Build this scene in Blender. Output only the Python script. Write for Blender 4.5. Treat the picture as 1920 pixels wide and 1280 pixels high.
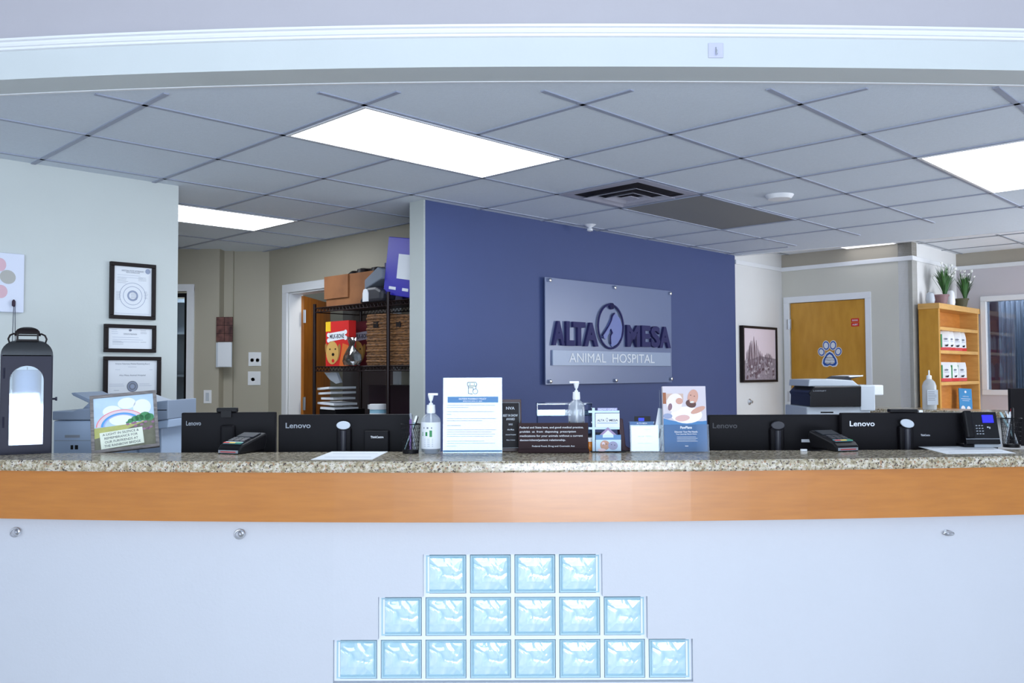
import bpy, math, random
from mathutils import Matrix, Vector
random.seed(7)
PI = math.pi
SC = bpy.context.scene
COL = SC.collection
for o in list(bpy.data.objects):
    bpy.data.objects.remove(o)

# ------------------------------------------------------------------ camera
F = 1625.5; PITCH = .0357; ROLL = .0038; CZ = 1.38
rt = Vector((1, 0, 0)); up = Vector((0, -math.sin(PITCH), math.cos(PITCH))); fw = Vector((0, math.cos(PITCH), math.sin(PITCH)))
cr, sr = math.cos(ROLL), math.sin(ROLL)
R_ = rt * cr - up * sr; U_ = rt * sr + up * cr
cam = bpy.data.cameras.new('camera'); cam.sensor_width = 36; cam.lens = F / 1920 * 36; cam.clip_start = .05
co = bpy.data.objects.new('camera', cam); COL.objects.link(co)
M = Matrix((R_, U_, -fw)).transposed().to_4x4(); M.translation = (0, 0, CZ)
co.matrix_world = M; SC.camera = co
# ------------------------------------------------------------------ exposure, world
SC.view_settings.view_transform = 'Standard'; SC.view_settings.look = 'None'
SC.view_settings.gamma = 1; SC.view_settings.use_curve_mapping = False
SC.view_settings.exposure = 0.15
W = bpy.data.worlds.new('world'); SC.world = W; W.use_nodes = True
W.node_tree.nodes['Background'].inputs[0].default_value = (.75, .87, 1, 1)
W.node_tree.nodes['Background'].inputs[1].default_value = .5
# ------------------------------------------------------------------ window daylight and added fill light
def area(name, loc, rot, sx, sy, power, color):
    l = bpy.data.lights.new(name, 'AREA'); l.shape = 'RECTANGLE'; l.size = sx; l.size_y = sy; l.energy = power; l.color = color
    o = bpy.data.objects.new(name, l); COL.objects.link(o); o.location = loc; o.rotation_euler = rot
    return o
area('lobby_window_daylight', (-.2, -3.4, 1.7), (PI / 2, 0, 0), 4.4, 2.0, 150, (.74, .87, 1))
# unseen lamp tilted upward, added to brighten the office ceiling and the fascia
area('ceiling_fill_light', (1.0, -3.45, .62), (PI / 2 + .35, 0, 0), 2.6, 1.15, 172, (.78, .86, 1))
area('side_window_daylight', (6.6, 6.2, 1.6), (PI / 2, 0, PI / 2), 3.0, 1.6, 170, (.86, .92, 1))

# ------------------------------------------------------------------ pixel helpers
def ray(px, py):
    return (fw + R_ * ((px - 960) / F) + U_ * ((640 - py) / F))
def onz(px, py, z):
    r = ray(px, py); t = (z - CZ) / r.z
    return Vector((0, 0, CZ)) + r * t
def ony(px, py, y):
    r = ray(px, py)
    return Vector((0, 0, CZ)) + r * (y / r.y)
def hitv(px, py, P, phi):
    r = ray(px, py); n = Vector((math.sin(phi), -math.cos(phi), 0))
    t = (Vector((P[0], P[1], 0)).dot(n)) / r.dot(n)
    return Vector((0, 0, CZ)) + r * t
TH = .793; PA = TH; PB = TH - PI / 2
A_ = Vector((math.cos(TH), math.sin(TH), 0)); B_ = Vector((math.sin(TH), -math.cos(TH), 0))
ZC = 2.44; G = .6096
def grid(a, b, z=ZC):
    v = Vector((-2.31, 4.2333, 0)) + A_ * (G * a) + B_ * (G * b); v.z = z
    return v

# ------------------------------------------------------------------ materials
def lin(c):
    c = c / 255
    return c / 12.92 if c <= .04045 else ((c + .055) / 1.055) ** 2.4
def C(r, g, b): return (lin(r), lin(g), lin(b), 1)
_m = {}
def mat(name, col, rough=.5, metal=0, emit=0, bump=0, bscale=200, var=0, vscale=4, alpha=1, trans=0, spec=.5, coat=0, ior=1.45, ecol=None):
    if name in _m: return _m[name]
    m = bpy.data.materials.new(name); m.use_nodes = True; nt = m.node_tree; p = nt.nodes['Principled BSDF']
    c = C(*col); p.inputs['Base Color'].default_value = c
    p.inputs['Roughness'].default_value = rough; p.inputs['Metallic'].default_value = metal
    p.inputs['IOR'].default_value = ior
    p.inputs['Specular IOR Level'].default_value = spec; p.inputs['Alpha'].default_value = alpha
    p.inputs['Transmission Weight'].default_value = trans; p.inputs['Coat Weight'].default_value = coat
    p.inputs['Coat Roughness'].default_value = .08
    if emit:
        p.inputs['Emission Color'].default_value = C(*ecol) if ecol else c; p.inputs['Emission Strength'].default_value = emit
    tc = nt.nodes.new('ShaderNodeTexCoord')
    n = nt.nodes.new('ShaderNodeTexNoise'); n.inputs['Scale'].default_value = vscale; n.inputs['Detail'].default_value = 4
    nt.links.new(tc.outputs['Object'], n.inputs['Vector'])
    v = var if var else .03
    mr = nt.nodes.new('ShaderNodeMapRange'); mr.inputs[3].default_value = 1 - v; mr.inputs[4].default_value = 1 + v
    nt.links.new(n.outputs['Fac'], mr.inputs[0])
    mx = nt.nodes.new('ShaderNodeMix'); mx.data_type = 'RGBA'; mx.blend_type = 'MULTIPLY'; mx.inputs[0].default_value = 1
    mx.inputs[6].default_value = c; nt.links.new(mr.outputs[0], mx.inputs[7])
    nt.links.new(mx.outputs[2], p.inputs['Base Color'])
    if bump:
        b = nt.nodes.new('ShaderNodeTexNoise'); b.inputs['Scale'].default_value = bscale; b.inputs['Detail'].default_value = 3
        nt.links.new(tc.outputs['Object'], b.inputs['Vector'])
        bp = nt.nodes.new('ShaderNodeBump'); bp.inputs['Strength'].default_value = bump; bp.inputs['Distance'].default_value = .002
        nt.links.new(b.outputs['Fac'], bp.inputs['Height']); nt.links.new(bp.outputs[0], p.inputs['Normal'])
    _m[name] = m
    return m
def ramp_mat(name, stops, scale, rough=.3, stretch=(1, 1, 1), coat=0, detail=6, dist=0, bump=0):
    m = bpy.data.materials.new(name); m.use_nodes = True; nt = m.node_tree; p = nt.nodes['Principled BSDF']
    p.inputs['Roughness'].default_value = rough; p.inputs['Coat Weight'].default_value = coat; p.inputs['Coat Roughness'].default_value = .22
    tc = nt.nodes.new('ShaderNodeTexCoord'); mp = nt.nodes.new('ShaderNodeMapping'); mp.inputs['Scale'].default_value = stretch
    n = nt.nodes.new('ShaderNodeTexNoise'); n.inputs['Scale'].default_value = scale; n.inputs['Detail'].default_value = detail; n.inputs['Distortion'].default_value = dist
    r = nt.nodes.new('ShaderNodeValToRGB')
    while len(r.color_ramp.elements) < len(stops): r.color_ramp.elements.new(.5)
    for e, (pos, c) in zip(r.color_ramp.elements, stops): e.position = pos; e.color = C(*c)
    nt.links.new(tc.outputs['Object'], mp.inputs[0]); nt.links.new(mp.outputs[0], n.inputs['Vector'])
    nt.links.new(n.outputs['Fac'], r.inputs[0]); nt.links.new(r.outputs[0], p.inputs['Base Color'])
    if bump:
        bp = nt.nodes.new('ShaderNodeBump'); bp.inputs['Strength'].default_value = bump; bp.inputs['Distance'].default_value = .003
        nt.links.new(n.outputs['Fac'], bp.inputs['Height']); nt.links.new(bp.outputs[0], p.inputs['Normal'])
    _m[name] = m
    return m
def glassy(name, col, mixt=.8, rough=.03):
    # thin clear plastic or glass: mostly see-through with a glossy skin
    m = bpy.data.materials.new(name); m.use_nodes = True; nt = m.node_tree; nt.nodes.remove(nt.nodes['Principled BSDF'])
    out = nt.nodes['Material Output']
    t = nt.nodes.new('ShaderNodeBsdfTransparent'); t.inputs[0].default_value = C(*col)
    g = nt.nodes.new('ShaderNodeBsdfGlossy'); g.inputs['Roughness'].default_value = rough
    f = nt.nodes.new('ShaderNodeFresnel'); f.inputs[0].default_value = 1.45
    ma = nt.nodes.new('ShaderNodeMath'); ma.operation = 'MULTIPLY_ADD'; ma.inputs[1].default_value = 1.0; ma.inputs[2].default_value = (1 - mixt) * .5
    nt.links.new(f.outputs[0], ma.inputs[0])
    ms = nt.nodes.new('ShaderNodeMixShader'); nt.links.new(ma.outputs[0], ms.inputs[0]); nt.links.new(t.outputs[0], ms.inputs[1]); nt.links.new(g.outputs[0], ms.inputs[2])
    nt.links.new(ms.outputs[0], out.inputs[0]); _m[name] = m
    return m

m_front = mat('front_wall_paint', (198, 201, 209), .55, bump=.25, bscale=90, var=.02)
m_soff = mat('soffit_paint', (205, 211, 212), .5, bump=.1, bscale=90)
m_upper = mat('upper_wall_paint', (182, 179, 186), .6, bump=.1, bscale=90)
m_trimw = mat('white_trim_paint', (232, 234, 238), .35)
m_wl = mat('pale_wall_paint', (200, 206, 204), .6, bump=.2, bscale=80)
m_beige = mat('greige_wall_paint', (176, 170, 154), .65, bump=.2, bscale=80)
m_beige2 = mat('light_greige_paint', (205, 203, 194), .65, bump=.2, bscale=80)
m_band = mat('taupe_upper_band', (170, 163, 150), .65)  # darker taupe tone above the picture rail on the door and window walls
m_white = mat('white_wall_paint', (222, 222, 222), .6, bump=.2, bscale=80)
m_lil = mat('lilac_grey_paint', (205, 200, 206), .6, bump=.2, bscale=80)
m_blue = mat('slate_blue_paint', (62, 76, 124), .6, bump=.2, bscale=90, var=.04)
m_tile = mat('ceiling_tile', (218, 227, 238), .9, bump=.5, bscale=260, var=.06, vscale=90)
m_tile2 = mat('daylit_ceiling_tile', (228, 232, 238), .9, bump=.3, bscale=200)  # whiter than the near tiles: far-room daylight put into the colour
m_tbar = mat('grid_metal', (160, 167, 186), .5)
m_floor = mat('floor_vinyl', (190, 182, 172), .4, var=.1, vscale=3)
m_black = mat('black_plastic', (12, 11, 16), .5, spec=.3)
m_blackg = mat('glossy_black_plastic', (12, 11, 16), .18)
m_mon = mat('monitor_back_plastic', (13, 11, 17), .6, spec=.25)
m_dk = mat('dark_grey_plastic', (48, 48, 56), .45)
m_gr = mat('grey_plastic', (150, 156, 166), .45)
m_lg = mat('light_grey_plastic', (196, 204, 214), .4)
m_wp = mat('white_plastic', (236, 238, 242), .35)
m_paper = mat('white_paper', (226, 230, 236), .7)
m_ink = mat('grey_ink', (120, 126, 140), .7)
m_fink = mat('faint_ink', (150, 160, 184), .7)
m_dink = mat('dark_ink', (45, 48, 66), .7)
m_frame = mat('dark_brown_frame', (22, 12, 14), .5, spec=.3)
m_silver = mat('brushed_silver', (205, 208, 214), .3, 1)
m_chrome = mat('chrome', (225, 228, 232), .12, 1)
m_navy = mat('lantern_metal', (28, 28, 48), .5, spec=.35)
m_lroof = mat('lantern_roof_metal', (60, 62, 66), .25, .5)
m_tgreen = mat('green_print', (30, 130, 70), .5)
m_red = mat('red_print', (205, 40, 38), .5)
m_yel = mat('yellow_print', (235, 190, 40), .5)
m_bprint = mat('blue_print', (62, 122, 176), .4)
m_bprint2 = mat('deep_blue_print', (35, 90, 145), .35)
m_skin = mat('tan_print', (196, 150, 128), .5)
m_pink = mat('pale_pink_print', (226, 204, 212), .5)
m_brown = mat('brown_board', (44, 24, 28), .6, spec=.25)
m_wood = ramp_mat('honey_oak', [(.25, (174, 106, 34)), (.75, (190, 120, 42))], 5, .35, (1.2, 8, 12), .6)
m_door = ramp_mat('golden_wood_door', [(.3, (192, 136, 40)), (.7, (210, 154, 56))], 5, .35, (3, 3, .8), .1)
m_door2 = ramp_mat('orange_wood_door', [(.3, (140, 80, 18)), (.7, (186, 114, 30))], 5, .35, (6, 6, .6), .2)
m_shelf = ramp_mat('pale_oak', [(.3, (206, 156, 84)), (.7, (222, 174, 100))], 8, .4, (1, 1, 6))
m_shelf2 = ramp_mat('orange_oak', [(.3, (196, 124, 50)), (.7, (210, 140, 66))], 8, .4, (1, 1, 6))
m_clear = glassy('clear_plastic', (240, 246, 250), .85)
m_pane = glassy('window_glass', (225, 235, 245), .96)
m_tray = glassy('tray_acrylic', (200, 214, 226), .97)
m_amber = mat('amber_plastic', (224, 130, 40), .25)
m_wicker = ramp_mat('wicker', [(.35, (60, 36, 20)), (.6, (140, 96, 56))], 40, .7, (1, 1, 4), bump=1)
m_card = ramp_mat('cardboard', [(.3, (122, 76, 42)), (.7, (148, 96, 56))], 6, .8)
m_rack = mat('bronze_wire', (30, 16, 18), .35, .3)
m_leaf = mat('leaf_green', (52, 96, 44), .45, var=.3, vscale=30)
m_petal = mat('white_petal', (238, 240, 236), .6)
m_pot = mat('mauve_pot', (142, 112, 116), .6)
m_emit = mat('lit_diffuser', (255, 255, 255), .5, emit=11, ecol=(238, 246, 255))
m_lcd = mat('blue_lcd', (40, 40, 230), .3, emit=.9)
m_rope = mat('dark_cord', (60, 66, 84), .7)

# granite
def granite():
    m = bpy.data.materials.new('speckled_granite'); m.use_nodes = True; nt = m.node_tree; p = nt.nodes['Principled BSDF']
    p.inputs['Roughness'].default_value = .16; p.inputs['Specular IOR Level'].default_value = .4
    tc = nt.nodes.new('ShaderNodeTexCoord')
    def ns(s, d, stops, seed):
        mp = nt.nodes.new('ShaderNodeMapping'); mp.inputs['Location'].default_value = (seed, seed * 2, seed * 3)
        n = nt.nodes.new('ShaderNodeTexNoise'); n.inputs['Scale'].default_value = s; n.inputs['Detail'].default_value = d
        nt.links.new(tc.outputs['Object'], mp.inputs[0]); nt.links.new(mp.outputs[0], n.inputs['Vector'])
        r = nt.nodes.new('ShaderNodeValToRGB')
        while len(r.color_ramp.elements) < len(stops): r.color_ramp.elements.new(.5)
        for e, (q, c) in zip(r.color_ramp.elements, stops): e.position = q; e.color = c
        nt.links.new(n.outputs['Fac'], r.inputs[0]); return r.outputs[0]
    base = ns(75, 5, [(.35, C(138, 126, 100)), (.48, C(176, 166, 142)), (.62, C(206, 199, 186))], 1)
    mask = ns(150, 4, [(.0, (1, 1, 1, 1)), (.38, (1, 1, 1, 1)), (.43, (0, 0, 0, 1))], 5)
    mask2 = ns(110, 3, [(.60, (0, 0, 0, 1)), (.68, (1, 1, 1, 1))], 9)
    def mix(a, b, f):
        x = nt.nodes.new('ShaderNodeMix'); x.data_type = 'RGBA'
        nt.links.new(f, x.inputs[0])
        if isinstance(a, tuple): x.inputs[6].default_value = a
        else: nt.links.new(a, x.inputs[6])
        x.inputs[7].default_value = b
        return x.outputs[2]
    c1 = mix(base, C(74, 62, 60), mask); c2 = mix(c1, C(160, 120, 92), mask2)
    nt.links.new(c2, p.inputs['Base Color'])
    return m
m_gran = granite()
# glass block
def gblock():
    m = bpy.data.materials.new('wavy_glass_block'); m.use_nodes = True; nt = m.node_tree; p = nt.nodes['Principled BSDF']
    p.inputs['Roughness'].default_value = .08; p.inputs['Base Color'].default_value = C(186, 224, 236)
    p.inputs['Coat Weight'].default_value = 1; p.inputs['Coat Roughness'].default_value = .04; p.inputs['Specular IOR Level'].default_value = .8
    tc = nt.nodes.new('ShaderNodeTexCoord')
    n = nt.nodes.new('ShaderNodeTexNoise'); n.inputs['Scale'].default_value = 17; n.inputs['Detail'].default_value = 1.5; n.inputs['Distortion'].default_value = 1.2
    nt.links.new(tc.outputs['Object'], n.inputs['Vector'])
    r = nt.nodes.new('ShaderNodeValToRGB'); r.color_ramp.elements[0].position = .35; r.color_ramp.elements[0].color = C(168, 206, 220)
    r.color_ramp.elements[1].position = .7; r.color_ramp.elements[1].color = C(206, 228, 238)
    nt.links.new(n.outputs['Fac'], r.inputs[0]); nt.links.new(r.outputs[0], p.inputs['Base Color'])
    bp = nt.nodes.new('ShaderNodeBump'); bp.inputs['Strength'].default_value = .75; bp.inputs['Distance'].default_value = .01
    nt.links.new(n.outputs['Fac'], bp.inputs['Height']); nt.links.new(bp.outputs[0], p.inputs['Normal']); nt.links.new(bp.outputs[0], p.inputs['Coat Normal'])
    return m
m_gb = gblock()
m_gbe = mat('glass_block_edge', (168, 202, 216), .15, coat=.6)

# ------------------------------------------------------------------ mesh builder
_txt = {}
def textgeo(s, bold):
    k = (s, bold)
    if k in _txt: return _txt[k]
    c = bpy.data.curves.new('t', 'FONT'); c.body = s; c.resolution_u = 3; c.offset = bold
    o = bpy.data.objects.new('t', c); COL.objects.link(o)
    me = bpy.data.meshes.new_from_object(o)
    vs = [(v.co.x, v.co.y) for v in me.vertices]; fs = [tuple(f.vertices) for f in me.polygons]
    bpy.data.objects.remove(o); bpy.data.curves.remove(c); bpy.data.meshes.remove(me)
    x0 = min(v[0] for v in vs); x1 = max(v[0] for v in vs); y0 = min(v[1] for v in vs); y1 = max(v[1] for v in vs)
    vs = [((x - x0) / (x1 - x0), (y - y0) / (y1 - y0)) for x, y in vs]
    _txt[k] = (vs, fs); return _txt[k]
class MB:
    def __init__(s): s.v = []; s.f = []; s.m = []; s.mats = []; s.T = Matrix()
    def mi(s, m):
        if m not in s.mats: s.mats.append(m)
        return s.mats.index(m)
    def add(s, vs, fs, m):
        b = len(s.v); s.v += [tuple(s.T @ Vector(v)) for v in vs]; i = s.mi(m)
        for f in fs: s.f.append(tuple(b + k for k in f)); s.m.append(i)
        return s
    def box(s, x0, x1, y0, y1, z0, z1, m):
        vs = [(x, y, z) for x in (x0, x1) for y in (y0, y1) for z in (z0, z1)]
        return s.add(vs, [(0, 1, 3, 2), (4, 6, 7, 5), (0, 4, 5, 1), (2, 3, 7, 6), (0, 2, 6, 4), (1, 5, 7, 3)], m)
    def prism(s, pts, y0, y1, m):          # pts in xz, extruded along y
        n = len(pts); vs = [(x, y0, z) for x, z in pts] + [(x, y1, z) for x, z in pts]
        return s.add(vs, [tuple(range(n))[::-1], tuple(range(n, 2 * n))] + [(i, (i + 1) % n, n + (i + 1) % n, n + i) for i in range(n)], m)
    def prismx(s, pts, x0, x1, m):         # pts in yz, extruded along x
        n = len(pts); vs = [(x0, y, z) for y, z in pts] + [(x1, y, z) for y, z in pts]
        return s.add(vs, [tuple(range(n)), tuple(range(n, 2 * n))[::-1]] + [(i, n + i, n + (i + 1) % n, (i + 1) % n) for i in range(n)], m)
    def prismz(s, pts, z0, z1, m):
        n = len(pts); vs = [(x, y, z0) for x, y in pts] + [(x, y, z1) for x, y in pts]
        return s.add(vs, [tuple(range(n))[::-1], tuple(range(n, 2 * n))] + [(i, (i + 1) % n, n + (i + 1) % n, n + i) for i in range(n)], m)
    def tube(s, pts, r, m, n=8, cap=True):
        pts = [Vector(p) for p in pts]; rs = r if isinstance(r, (list, tuple)) else [r] * len(pts)
        vs = []; fs = []; L = len(pts); prev = None
        for i, p in enumerate(pts):
            d = (pts[min(i + 1, L - 1)] - pts[max(i - 1, 0)]).normalized()
            if prev is None: u = d.orthogonal().normalized()
            else: u = (prev - d * prev.dot(d)).normalized()
            prev = u; w = d.cross(u)
            for k in range(n):
                a = 2 * PI * k / n; vs.append(p + (u * math.cos(a) + w * math.sin(a)) * rs[i])
        for i in range(L - 1):
            for k in range(n): fs.append((i * n + k, i * n + (k + 1) % n, (i + 1) * n + (k + 1) % n, (i + 1) * n + k))
        if cap: fs += [tuple(range(n))[::-1], tuple(range((L - 1) * n, L * n))]
        return s.add(vs, fs, m)
    def lathe(s, prof, m, n=24, cx=0, cy=0, sx=1, sy=1):
        vs = []; fs = []
        for r, z in prof:
            for k in range(n):
                a = 2 * PI * k / n; vs.append((cx + r * sx * math.cos(a), cy + r * sy * math.sin(a), z))
        for i in range(len(prof) - 1):
            for k in range(n): fs.append((i * n + k, i * n + (k + 1) % n, (i + 1) * n + (k + 1) % n, (i + 1) * n + k))
        fs += [tuple(range(n))[::-1], tuple(range((len(prof) - 1) * n, len(prof) * n))]
        return s.add(vs, fs, m)
    def rect(s, x0, x1, z0, z1, y, m): return s.add([(x0, y, z0), (x1, y, z0), (x1, y, z1), (x0, y, z1)], [(0, 1, 2, 3)], m)
    def poly(s, pts, y, m): return s.add([(x, y, z) for x, z in pts], [tuple(range(len(pts)))], m)
    def disc(s, cx, cz, rx, rz, y, m, n=20, rot=0):
        return s.poly([(cx + rx * math.cos(2 * PI * k / n) * math.cos(rot) - rz * math.sin(2 * PI * k / n) * math.sin(rot), cz + rx * math.cos(2 * PI * k / n) * math.sin(rot) + rz * math.sin(2 * PI * k / n) * math.cos(rot)) for k in range(n)], y, m)
    def ring(s, cx, cz, r0, r1, y, m, a0=0, a1=2 * PI, n=28, asp=1):
        vs = []
        for k in range(n + 1):
            a = a0 + (a1 - a0) * k / n
            vs += [(cx + r0 * math.cos(a), y, cz + r0 * asp * math.sin(a)), (cx + r1 * math.cos(a), y, cz + r1 * asp * math.sin(a))]
        return s.add(vs, [(2 * k, 2 * k + 1, 2 * k + 3, 2 * k + 2) for k in range(n)], m)
    def text(s, t, cx, cz, w, h, y, m, bold=0, ext=0):
        vs, fs = textgeo(t, bold)
        P = [(cx - w / 2 + a * w, y, cz - h / 2 + b * h) for a, b in vs]
        if ext:
            n = len(P); Q = P + [(x, y - ext, z) for x, _, z in P]; ff = [tuple(n + i for i in f) for f in fs] + [f[::-1] for f in fs]
            cnt = {}
            for f in fs:
                for i in range(len(f)):
                    e = (f[i], f[(i + 1) % len(f)])
                    if (e[1], e[0]) in cnt: del cnt[(e[1], e[0])]
                    else: cnt[e] = 1
            ff += [(a, b, n + b, n + a) for a, b in cnt]
            return s.add(Q, ff, m)
        return s.add(P, fs, m)
    def lines(s, x0, x1, z, dz, n, y, m, t=.0012, jag=.25):
        for i in range(n):
            e = x1 - (x1 - x0) * jag * random.random()
            s.rect(x0, e, z - i * dz - t / 2, z - i * dz + t / 2, y, m)
        return s
    def frame(s, x0, x1, z0, z1, w, y0, y1, m):
        s.box(x0, x1, y0, y1, z1 - w, z1, m); s.box(x0, x1, y0, y1, z0, z0 + w, m)
        s.box(x0, x0 + w, y0, y1, z0 + w, z1 - w, m); s.box(x1 - w, x1, y0, y1, z0 + w, z1 - w, m); return s
    def build(s, name, parent=None, bevel=0, smooth=False, loc=None, rz=0):
        me = bpy.data.meshes.new(name); me.from_pydata(s.v, [], s.f)
        for m in s.mats: me.materials.append(m)
        for p, i in zip(me.polygons, s.m): p.material_index = i; p.use_smooth = smooth
        me.validate(); me.update()
        o = bpy.data.objects.new(name, me); COL.objects.link(o)
        if parent: o.parent = parent
        if loc is not None: o.location = loc
        o.rotation_euler = (0, 0, rz)
        if bevel:
            b = o.modifiers.new('bevel', 'BEVEL'); b.width = bevel; b.segments = 2; b.limit_method = 'ANGLE'; b.angle_limit = .7
        if smooth:
            try: me.set_sharp_from_angle(angle=.7)
            except Exception: pass
        return o
def tag(o, label, cat, group=None, kind=None):
    o['label'] = label; o['category'] = cat
    if group: o['group'] = group
    if kind: o['kind'] = kind
    return o
def thing(name, label, cat, loc, rz=0, group=None):
    o = bpy.data.objects.new(name, None); o.empty_display_size = .05; COL.objects.link(o); o.location = loc; o.rotation_euler = (0, 0, rz)
    return tag(o, label, cat, group)
def struct(o): o['kind'] = 'structure'; return o
def sroot(name, loc=(0, 0, 0), rz=0):
    o = bpy.data.objects.new(name, None); o.empty_display_size = .05; COL.objects.link(o); o.location = loc; o.rotation_euler = (0, 0, rz)
    return struct(o)
def dup(root, loc, rz, label, group=None, scale=None):
    r = root.copy(); COL.objects.link(r); r.location = loc; r.rotation_euler = (0, 0, rz); r['label'] = label
    if group: r['group'] = group
    if scale: r.scale = scale
    for ch in list(root.children):
        c = ch.copy(); COL.objects.link(c); c.parent = r
        for g in ch.children:
            d = g.copy(); COL.objects.link(d); d.parent = c
    return r
def on_wall(P, phi, xl, xr, yt, yb):
    """rect on a vertical plane: returns bottom-centre point, width, height, and a px->local map"""
    tl = hitv(xl, yt, P, phi); bl = hitv(xl, yb, P, phi); rr = hitv(xr, yb, P, phi)
    w = math.hypot(rr.x - tl.x, rr.y - tl.y)
    base = Vector(((tl.x + rr.x) / 2, (tl.y + rr.y) / 2, bl.z)); h = tl.z - bl.z
    d = Vector((math.cos(phi), math.sin(phi), 0))
    def q(px, py):
        p = hitv(px, py, P, phi); return ((p - base).dot(d), p.z - base.z)
    return base, w, h, q
def wallseg(name, P0, P1, z0, z1, m, th=.12, parent=None):
    P0 = Vector((P0[0], P0[1], 0)); P1 = Vector((P1[0], P1[1], 0)); d = P1 - P0
    mb = MB(); mb.box(0, d.length, 0, th, z0, z1, m)
    o = mb.build(name, parent, loc=(P0.x, P0.y, 0), rz=math.atan2(d.y, d.x))
    return o if parent else struct(o)

# ------------------------------------------------------------------ STRUCTURE
struct(MB().box(-7, 8, -4, 11, -.1, 0, m_floor).build('floor'))
def bowc(x): return .12 * (min(abs(x), 2.05) / 1.8) ** 2
def bows(x): return (.115 if x < 0 else .06) * (x / 1.83) ** 2
XS = [-3.0 + .2 * i for i in range(31)]
def sweep(xs, prof, bow, m, mb=None):
    mb = mb or MB(); n = len(prof); vs = []; fs = []
    for x in xs: vs += [(x, y + min(bow(x), bow(2.6 * (1 if x > 0 else -1))), z) for y, z in prof]
    for i in range(len(xs) - 1):
        for k in range(n): fs.append((i * n + k, (i + 1) * n + k, (i + 1) * n + (k + 1) % n, i * n + (k + 1) % n))
    fs += [tuple(range(n)), tuple(range((len(xs) - 1) * n, len(xs) * n))[::-1]]
    return mb.add(vs, fs, m)
# soffit wall above the counter, its underside flush with the grid ceiling
struct(sweep(XS, [(2.95, ZC - .008), (3.098, ZC - .008), (3.098, 2.75), (2.95, 2.75)], bows, m_soff).build('wall_front_upper'))
# paint changes above the moulding
struct(sweep(XS, [(2.944, 2.565), (2.95, 2.565), (2.95, 3.3), (2.944, 3.3)], bows, m_upper).build('wall_front_top'))
cp = [(y - .05, z) for y, z in [(2.999, 2.534), (2.990, 2.536), (2.988, 2.543), (2.982, 2.545), (2.978, 2.552), (2.978, 2.558), (2.968, 2.561), (2.966, 2.568), (2.999, 2.571)]]
struct(sweep(XS, cp, bows, m_trimw).build('trim_1'))
struct(sweep(XS, [(3.0981, ZC - .010), (3.112, ZC - .010), (3.112, ZC - .0005), (3.0981, ZC - .0005)], bows, m_trimw).build('trim_2'))
# lobby shell
struct(MB().box(-3.12, -3.0, -3.6, 3.2, 0, 3.3, m_front).build('wall_lobby_left'))
struct(MB().box(3.0, 3.12, -3.6, 3.2, 0, 3.3, m_front).build('wall_lobby_right'))
mb = MB(); mb.box(-3, 3, -3.72, -3.6, 0, .7, m_front); mb.box(-3, 3, -3.72, -3.6, 2.7, 3.3, m_front)
mb.box(-3, -2.4, -3.72, -3.6, .7, 2.7, m_front); mb.box(2.0, 3, -3.72, -3.6, .7, 2.7, m_front)
struct(mb.build('wall_lobby_back'))
struct(MB().box(-3.1, 3.1, -3.7, 3.2, 3.3, 3.4, m_soff).build('ceiling_lobby'))

# knee wall with stepped opening
YW = 3.0
gz = [ony(960, y, YW + .02).z for y in (1036, 1115.5, 1195, 1275)]
xg = [ony(x, 1150, YW + .02).x for x in (627, 1296)]
pit = (xg[1] - xg[0]) / 8
gx = [xg[0] + pit * i for i in range(9)]
rows = [(2, 6, 0), (1, 7, 1), (0, 8, 2)]
zl = [0, gz[3], gz[2], gz[1], gz[0], .92]
xl_ = [-3.0, -2.6, -2.2, -1.9, -1.6, -1.3, -1.0, -.8] + gx + [.8, 1.0, 1.3, 1.6, 1.9, 2.2, 2.6, 3.0]
def isopen(i, j):   # x cell i, z cell j
    x = (xl_[i] + xl_[i + 1]) / 2; k = (x - gx[0]) / pit
    if j == 1: return 0 < k < 8
    if j == 2: return 1 < k < 7
    if j == 3: return 2 < k < 6
    return False
mb = MB()
def yw(x): return YW + max(0, bowc(x) - bowc(.64))
for i in range(len(xl_) - 1):
    for j in range(5):
        if isopen(i, j):
            x0, x1, z0, z1 = xl_[i], xl_[i + 1], zl[j], zl[j + 1]
            if not isopen(i - 1, j): mb.add([(x0, YW, z0), (x0, YW, z1), (x0, YW + .14, z1), (x0, YW + .14, z0)], [(0, 1, 2, 3)], m_front)
            if not isopen(i + 1, j): mb.add([(x1, YW, z0), (x1, YW, z1), (x1, YW + .14, z1), (x1, YW + .14, z0)], [(3, 2, 1, 0)], m_front)
            if j == 3 or not isopen(i, j + 1): mb.add([(x0, YW, z1), (x1, YW, z1), (x1, YW + .14, z1), (x0, YW + .14, z1)], [(0, 1, 2, 3)], m_front)
            if j == 1: mb.add([(x0, YW, z0), (x1, YW, z0), (x1, YW + .14, z0), (x0, YW + .14, z0)], [(3, 2, 1, 0)], m_front)
            continue
        x0, x1, z0, z1 = xl_[i], xl_[i + 1], zl[j], zl[j + 1]
        mb.add([(x0, yw(x0), z0), (x1, yw(x1), z0), (x1, yw(x1), z1), (x0, yw(x0), z1)], [(0, 1, 2, 3)], m_front)
        mb.add([(x0, yw(x0) + .14, z0), (x1, yw(x1) + .14, z0), (x1, yw(x1) + .14, z1), (x0, yw(x0) + .14, z1)], [(3, 2, 1, 0)], m_front)
struct(mb.build('wall_front_lower', smooth=True))
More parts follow.
